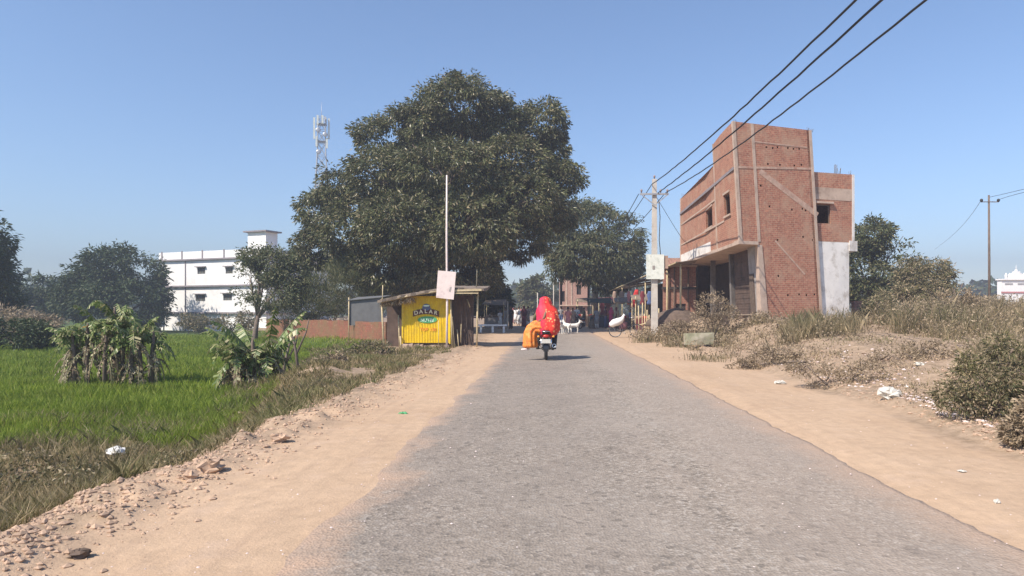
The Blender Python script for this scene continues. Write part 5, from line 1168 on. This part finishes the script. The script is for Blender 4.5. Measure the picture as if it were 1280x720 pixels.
# ---- motorcycle
def motorcycle(label, loc, rz):
    t = empty('motorcycle', loc, rz, label, 'motorcycle', 'motorcycles'); 
    def wheel(y):
        w = MB().torus((0, y, .30), (1, 0, 0), .255, .048, 30, 8).build('wheel', M['black'], t)
        mb = MB().torus((0, y, .30), (1, 0, 0), .212, .016, 26, 6)
        for k_ in range(6):
            a_ = k_*math.pi/3; mb.bar((0, y, .3), (0, y+math.cos(a_)*.21, .3+math.sin(a_)*.21), .03, .02)
        mb.tube([(-.06, y, .3), (.06, y, .3)], .06, 12); mb.build('rim', M['metal'], w)
    wheel(0); wheel(1.26)
    mb = MB(); 
    for s_ in (-1, 1):
        mb.tube([(s_*.09, -.02, .30), (s_*.09, .42, .36), (s_*.08, .55, .42)], .022, 8)
        mb.tube([(s_*.11, -.32, .70), (s_*.11, .1, .68), (s_*.07, .75, .80), (0, .92, .86)], .018, 8)
    mb.tube([(0, .92, .9), (0, .82, .6), (0, .78, .35), (0, .45, .3)], .025, 8); mb.build('frame', M['blackpaint'], t)
    mb = MB(); mb.box((-.13, .42, .25), (.13, .78, .45), .01); mb.tube([(0, .6, .44), (0, .68, .62)], [.1, .08], 12)
    for k_ in range(5): mb.box((-.11, .56, .46+k_*.03), (.11, .76, .472+k_*.03))
    mb.build('engine', M['metal'], t)
    MB().loft([((0, .70, .72), .10, .22), ((0, .72, .80), .15, .26), ((0, .73, .88), .14, .24), ((0, .73, .94), .07, .15), ((0, .73, .955), .02, .04)], 16).build('fuel_tank', M['blackpaint'], t)
    MB().loft([((0, .12, .71), .11, .44), ((0, .12, .76), .135, .47), ((0, .12, .80), .12, .45), ((0, .12, .815), .06, .38)], 18).build('seat', M['black'], t)
    MB().tube([(.1, .65, .3), (.17, .45, .27), (.19, .2, .3), (.205, -.02, .34), (.215, -.30, .40)], [.022, .025, .045, .052, .05], 12).build('exhaust', M['blackpaint'], t)
    MB().torus((.2165, -.31, .403), (.1, -1, .2), .048, .012, 18, 6).build('exhaust_tip', M['chrome'], t)
    for s_ in (-1, 1): MB().tube([(s_*.13, .02, .32), (s_*.13, .1, .66)], [.035, .03], 8).build('shock_absorber', M['chrome'], t)
    mb = MB(); n_ = 9
    for i in range(n_):
        a0 = R(80+i*12); a1 = R(80+(i+1)*12); y0_, z0_, y1_, z1_ = math.cos(a0)*.35, .3+math.sin(a0)*.35, math.cos(a1)*.35, .3+math.sin(a1)*.35
        mb.sheet((-.07, y0_, z0_), (.07, y0_, z0_), (.07, y1_, z1_), (-.07, y1_, z1_), .006)
    mb.build('rear_mudguard', M['blackpaint'], t)
    mb = MB()
    for i in range(9):
        a0 = R(40+i*12); a1 = R(52+i*12); y0_, z0_, y1_, z1_ = 1.26+math.cos(a0)*.33, .3+math.sin(a0)*.33, 1.26+math.cos(a1)*.33, .3+math.sin(a1)*.33
        mb.sheet((-.06, y0_, z0_), (.06, y0_, z0_), (.06, y1_, z1_), (-.06, y1_, z1_), .006)
    mb.build('front_mudguard', M['blackpaint'], t)
    MB().box((-.125, -.395, .475), (.125, -.385, .585)).build('number_plate', M['litter'], t)
    MB().ball((0, -.37, .66), .085, .04, .045, 12, 8).build('tail_light', M['redpaint'], t)
    for s_ in (-1, 1):
        MB().ball((s_*.2, -.30, .65), .035, .04, .03, 8, 6).build('indicator', M['letter_orange'], t)
        f = MB().tube([(s_*.09, 1.26, .3), (s_*.085, 1.05, .78), (s_*.08, .98, .95)], .025, 8).build('fork', M['chrome'], t)
        g_ = MB().tube([(s_*.1, 1.0, 1.0), (s_*.3, .92, 1.08), (s_*.38, .86, 1.07)], .016, 8).build('handlebar', M['blackpaint'], t)
        MB().tube([(s_*.26, .92, 1.07), (s_*.33, .93, 1.23)], .008, 5).ball((s_*.34, .93, 1.26), .06, .012, .04, 10, 6).build('mirror', M['blackpaint'], g_)
        MB().bar((s_*.1, .28, .3), (s_*.24, .28, .3), .03).build('footpeg', M['black'], t)
    MB().ball((0, 1.08, .9), .1, .07, .1, 12, 8).build('headlight', M['chrome'], t)
    MB().tube([(-.1, -.2, .76), (-.1, -.38, .79), (.1, -.38, .79), (.1, -.2, .76)], .012, 6).build('grab_rail', M['chrome'], t)
    return t
BX, BY, BZ = XX(682.5, 18.2), 18.2, .048
mc = motorcycle('black motorcycle ridden away down the middle of the road', (BX, BY, BZ), 0)
mc2 = copy_tree(mc); mc2.location = (XX(725, 50), 50, .0); mc2.rotation_euler = (0, R(6), R(35)); mc2['label'] = 'dark parked motorcycle on the far right roadside before the stalls'
# rider in front
t = empty('person', (BX, BY+.5, BZ), 0, 'motorcycle driver in olive shirt and dark trousers, mostly hidden behind the passenger', 'person')
D = dict(pelvis=(0,0,.92), chest=(0,.10,1.27), neck=(0,.14,1.45), head=(0,.18,1.58), face=(0,1,-.05), shl=(-.18,.10,1.37), shr=(.19,.10,1.37), ell=(-.30,.22,1.15), elr=(.33,.20,1.15), wrl=(-.33,.38,1.10), wrr=(.34,.38,1.10),
    hpl=(-.1,.02,.88), hpr=(.1,.02,.88), knl=(-.24,.40,.76), knr=(.25,.40,.76), anl=(-.22,.08,.36), anr=(.24,.06,.36), tol=(-.23,.24,.30), tor=(.25,.22,.30))
body(D, 'body', t)
mb = MB(); mb.loft([((0, .0, .84), .17, .14), ((0, .03, 1.0), .165, .13), ((0, .08, 1.2), .19, .135), ((0, .10, 1.35), .19, .12), ((0, .13, 1.43), .1, .08)], 16, True, 0, .025)
for s_ in (-1, 1): mb.tube([(s_*.16, .10, 1.37), (s_*.24, .16, 1.27), (s_*.31, .21, 1.16), (s_*.33, .32, 1.12)], [.075, .068, .058, .045], 10)
mb.build('shirt', M['cloth_olive'], t)
mb = MB()
for s_ in (-1, 1): mb.tube([(s_*.07, 0, .90), (s_*.13, .1, .87), (s_*.25, .40, .78), (s_*.24, .28, .6), (s_*.23, .09, .38)], [.13, .115, .09, .085, .07], 10)
mb.build('trousers', M['cloth_black'], t)
for s_ in (-1, 1): MB().loft([((s_*.24, .14, .262), .045, .13), ((s_*.24, .14, .30), .05, .13), ((s_*.24, .10, .34), .04, .08), ((s_*.24, .07, .36), .03, .04)], 10).build('shoe', M['black'], t)
MB().ball((0, .165, 1.625), .092, .105, .09, 12, 8, .02).build('hair', M['hair'], t)
# passenger riding side-saddle
t = empty('person', (BX, BY+.05, BZ), 0, 'passenger in a red patterned veil and orange sari riding side saddle', 'person')
D = dict(pelvis=(0,.05,.93), chest=(.02,.07,1.28), neck=(.02,.08,1.46), head=(.0,.09,1.60), face=(-1,.25,-.1), shl=(.02,-.10,1.38), shr=(.04,.24,1.38), ell=(-.05,-.16,1.14), elr=(.10,.34,1.16), wrl=(-.22,-.06,1.04), wrr=(.14,.46,1.05),
    hpl=(-.05,-.03,.90), hpr=(-.05,.12,.90), knl=(-.44,-.04,.90), knr=(-.44,.14,.90), anl=(-.44,-.06,.42), anr=(-.46,.10,.40), tol=(-.56,-.08,.33), tor=(-.59,.08,.31))
body(D, 'body', t)
n_ = 22; random.seed(5)
rg = [((.04, .02, .62), .16, .15), ((.06, .02, .70), .24, .20), ((.07, .02, .82), .30, .24), ((.065, .03, .98), .31, .24), ((.06, .04, 1.14), .305, .23), ((.04, .05, 1.28), .30, .22), ((.02, .06, 1.38), .275, .20), ((.0, .07, 1.46), .215, .17), ((-.02, .08, 1.54), .17, .155), ((-.025, .08, 1.62), .16, .155), ((-.03, .08, 1.68), .135, .135), ((-.03, .08, 1.72), .08, .09), ((-.03, .08, 1.735), .03, .03)]
MB().loft(rg, 44, True, .03, .075).build('sari_veil', M['sari'], t)
# loose end hanging at the right back
MB().loft([((.16, -.20, .66), .03, .03), ((.17, -.21, .85), .10, .05), ((.18, -.20, 1.1), .11, .06), ((.15, -.16, 1.3), .07, .05)], 12, True, .08).build('sari_end', M['sari'], t)
mb = MB(); mb.tube([(-.02, .03, .86), (-.18, .03, .90), (-.30, .03, .90), (-.39, .02, .84), (-.43, .0, .72), (-.435, -.01, .52), (-.43, -.02, .40), (-.43, -.02, .34)], [.16, .19, .17, .165, .17, .18, .185, .175], 40, jit=.05, pleat=.085)
mb.build('sari_skirt', M['orange_sari'], t)
for y_ in (-.08, .08): MB().loft([((-.57, y_, .27), .11, .04), ((-.57, y_, .30), .115, .045), ((-.50, y_, .32), .05, .035)], 10).build('sandal', M['board'], t)

# ---- goats
def goat_mesh():
    V = [(0,-.28,.56),(0,0,.54),(0,.28,.58),(0,.42,.70),(0,.50,.84),(0,.60,.83),(0,.70,.76)]; rd = [(.12,.13),(.135,.15),(.12,.14),(.07,.08),(.06,.065),(.055,.055),(.03,.032)]; E = [(i, i+1) for i in range(6)]
    def chain(par, pts, rs):
        for p, r_ in zip(pts, rs): V.append(p); rd.append(r_); E.append((par, len(V)-1)); par = len(V)-1
    for s_ in (-1, 1):
        chain(2, [(s_*.08, .30, .42), (s_*.085, .31, .22), (s_*.085, .29, .06), (s_*.085, .31, .02)], [.05, .028, .018, .024])
        chain(0, [(s_*.09, -.24, .42), (s_*.09, -.36, .26), (s_*.09, -.33, .06), (s_*.09, -.31, .02)], [.065, .03, .018, .024])
        chain(4, [(s_*.06, .48, .90), (s_*.12, .45, .86)], [.02, .022]); chain(4, [(s_*.02, .46, .95), (s_*.035, .40, 1.02)], [.014, .006])
    chain(0, [(0, -.40, .64), (0, -.46, .70)], [.025, .012])
    return V, E, rd
Vg, Eg, Rg = goat_mesh(); gt = skin('body', Vg, Eg, Rg, M['goathair'], None, 1, 1); gme = gt.data; bpy.data.objects.remove(gt)
for px, Y, rz, sc, lb in ((702.5, 38, 2.9, .82, 'leftmost white goat standing on the road'), (709, 38.6, .5, .9, 'middle white goat of the three on the road'), (716.5, 39.2, -1.3, .85, 'white goat standing sideways, rightmost of the three on the road')):
    g_ = empty('goat', (XX(px, Y), Y, .04), rz, lb, 'goat', 'white goats on the road'); g_.scale = (sc,)*3; link('body', gme, g_)
    MB().ball((-.055, .585, .86), .011, None, None, 6, 4).ball((.055, .585, .86), .011, None, None, 6, 4).build('eyes', M['black'], g_)

# ---- bicycle with sack
bc = empty('bicycle', (XX(769, 34.3), 34.3, G(4.0, 34.3)+.02), 0, 'old bicycle parked on the right shoulder beside the market', 'bicycle')
def bwheel(x):
    w = MB().torus((x, 0, .34), (0, 1, 0), .325, .018, 30, 6).build('wheel', M['black'], bc)
    mb = MB().torus((x, 0, .34), (0, 1, 0), .3, .008, 26, 5)
    for k_ in range(14): a_ = k_*math.pi/7; mb.bar((x, 0, .34), (x+math.cos(a_)*.3, 0, .34+math.sin(a_)*.3), .004)
    mb.build('spokes', M['metal'], w)
bwheel(.0); bwheel(1.08)
mb = MB(); 
for a_, b_ in (((0, 0, .34), (.43, 0, .30)), ((0, 0, .34), (.33, 0, .78)), ((.43, 0, .30), (.33, 0, .84)), ((.33, 0, .78), (.88, 0, .82)), ((.43, 0, .3), (.90, 0, .72)), ((1.08, 0, .34), (.88, 0, .95))): mb.tube([a_, b_], .016, 7)
mb.build('frame', M['blackpaint'], bc)
MB().tube([(.86, -.26, 1.0), (.82, -.2, 1.02), (.88, 0, .98), (.82, .2, 1.02), (.76, .27, 1.0)], .014, 7).build('handlebar', M['chrome'], bc)
MB().loft([((.31, 0, .85), .10, .06), ((.30, 0, .88), .14, .08), ((.29, 0, .90), .11, .06)], 12).build('saddle', M['black'], bc)
MB().torus((.43, 0, .30), (0, 1, 0), .08, .008, 16, 5).bar((.43, -.06, .30), (.5, -.06, .16), .015).bar((.43, .06, .30), (.36, .06, .44), .015).build('crank', M['metal'], bc)
MB().box((-.28, -.07, .70), (.24, .07, .72)).bar((0, .05, .34), (-.2, .05, .70), .012).bar((0, -.05, .34), (-.2, -.05, .70), .012).build('carrier', M['metal'], bc)
for x_ in (0, 1.08):
    mb = MB()
    for i in range(7): a0 = R(30+i*17); a1 = R(47+i*17); mb.sheet((x_+math.cos(a0)*.36, -.025, .34+math.sin(a0)*.36), (x_+math.cos(a0)*.36, .025, .34+math.sin(a0)*.36), (x_+math.cos(a1)*.36, .025, .34+math.sin(a1)*.36), (x_+math.cos(a1)*.36, -.025, .34+math.sin(a1)*.36), .004)
    mb.build('mudguard', M['blackpaint'], bc)
mb = MB(); random.seed(11)
mb.tube([(-.24, 0, -.22), (-.2, 0, -.16), (-.05, 0, -.05), (.14, 0, .02), (.3, 0, .10), (.40, 0, .22), (.45, 0, .34), (.49, 0, .38)], [.06, .15, .19, .18, .15, .09, .05, .07], 14, jit=.12)
o = mb.build('sack', M['white_cloth'], None, label='bulging white cloth sack tied on the bicycle carrier', cat='sack'); o.location = (XX(769, 34.3)-.02, 34.2, G(4.0, 34.3)+.80)

# ================================================================== LITTER
def crumple(name, x, y, s, mat, label, cat, n_=12, flat=.6, z=None, rz=0):
    mb = MB(); mb.ball((0, 0, 0), s, s*.8, s*flat, n_, 8, .45); mb.sm = [False]*len(mb.sm); mb.warp(lambda p: p+Vector((random.uniform(-.25, .25), random.uniform(-.25, .25), random.uniform(-.2, .35)))*s*.7); o = mb.build(name, M[mat], None, label=label, cat=cat); o.location = (x, y, (G(x, y) if z is None else z)+s*flat*.6); o.rotation_euler = (0, 0, rz); return o
yb = 8.2; crumple('plastic_bag', XX(145, yb), yb, .085, 'white_cloth', 'crumpled white plastic bag lying in the left verge grass', 'litter', flat=.72, z=ZZ(569, yb)+.0)
def lit(px, py, s, label, nm='litter_scrap', mat='litter', cat='litter', flat=.35):
    Y = 6.0
    for _ in range(60):
        z = G(XX(px, Y), Y) if not (RL < XX(px, Y) < RR) else .045
        Yn = (H-z)*F/(py-CY); Y = Y*.5+Yn*.5
    return crumple(nm, XX(px, Y), Y, s, mat, label, cat, flat=flat)
lit(1112, 497, .13, 'larger heap of crumpled white litter on the right bank', flat=.7); lit(1104, 491, .07, 'small white scrap on top of the larger litter heap')
lit(975, 480, .10, 'flat white litter beside the right shoulder'); lit(1150, 457, .09, 'white scrap higher on the right bank'); lit(1246, 629, .022, 'small white stone on the near right shoulder', 'stone', cat='stone', flat=.8)
lit(1202, 590, .03, 'pale flat scrap on the right sandy shoulder'); lit(504, 517, .05, 'green plastic wrapper on the left sandy shoulder', 'wrapper', 'letter_green', flat=.2); lit(740, 441, .05, 'pale scrap lying on the road ahead', 'litter_scrap')
lit(100, 697, .05, 'dark clod of earth at the near left corner', 'earth_clod', 'soil', 'clod', .6); lit(655, 697, .035, 'pale stone patch pressed in the near road', 'stone', 'board', 'stone', .25)
lit(262, 590, .09, 'pinkish rock on the left earth bank', 'rock', 'clod', 'rock', .7); lit(238, 598, .07, 'smaller rock beside the pinkish rock', 'rock', 'clod', 'rock', .6); lit(350, 551, .09, 'pale rock where the left bank meets the grass', 'rock', 'clod', 'rock', .5)

# ================================================================== AIR, LIGHT, CAMERA
hz_ = MB().box((-415, -30, -2.6), (415, 575, 46)).build('haze', None, kind='stuff'); hz_['label'] = 'thin pale winter haze in the air'
m = bpy.data.materials.new('haze'); m.use_nodes = True; nt = m.node_tree; nt.nodes.clear(); out = nt.nodes.new('ShaderNodeOutputMaterial'); pv = nt.nodes.new('ShaderNodeVolumePrincipled')
pv.inputs['Color'].default_value = (.47, .51, .63, 1); pv.inputs['Density'].default_value = HAZE; pv.inputs['Anisotropy'].default_value = .15
nt.links.new(pv.outputs[0], out.inputs['Volume']); hz_.data.materials.append(m)
sd = Vector((.62, .55, -.86)); sun = bpy.data.lights.new('sun', 'SUN'); sun.energy = SUN; sun.angle = R(.55); sun.color = (1, .915, .80)
so = bpy.data.objects.new('sun', sun); COL.objects.link(so); so.rotation_euler = sd.to_track_quat('-Z', 'Y').to_euler()
w = bpy.data.worlds.new('World'); scene.world = w; w.use_nodes = True; nt = w.node_tree; bg = nt.nodes['Background']
sky = nt.nodes.new('ShaderNodeTexSky'); sky.sky_type = 'NISHITA'; sky.sun_disc = False
sky.sun_elevation = math.asin(.86/sd.length); sky.sun_rotation = math.atan2(-sd.x, -sd.y); sky.altitude = 80; sky.air_density = 1.0; sky.dust_density = .4; sky.ozone_density = 5.0
nt.links.new(sky.outputs[0], bg.inputs[0]); bg.inputs[1].default_value = SKY
cam = bpy.data.cameras.new('camera'); co_ = bpy.data.objects.new('camera', cam); COL.objects.link(co_); co_.location = (0, 0, H); co_.rotation_euler = (R(90), 0, 0)
cam.sensor_width = 36; cam.lens = F/1280*36; cam.shift_x = -(CX-640)/1280; cam.shift_y = (CY-360)/1280; cam.clip_end = 3000; cam.clip_start = .05
scene.camera = co_; scene.render.resolution_x = 1024; scene.render.resolution_y = 576
vs_ = scene.view_settings; vs_.view_transform = 'Standard'; vs_.look = 'None'; vs_.exposure = EXPO; vs_.gamma = 1; vs_.use_curve_mapping = False
scene.cycles.volume_bounces = 1; scene.cycles.max_bounces = 6; scene.cycles.diffuse_bounces = 3; scene.cycles.transparent_max_bounces = 8
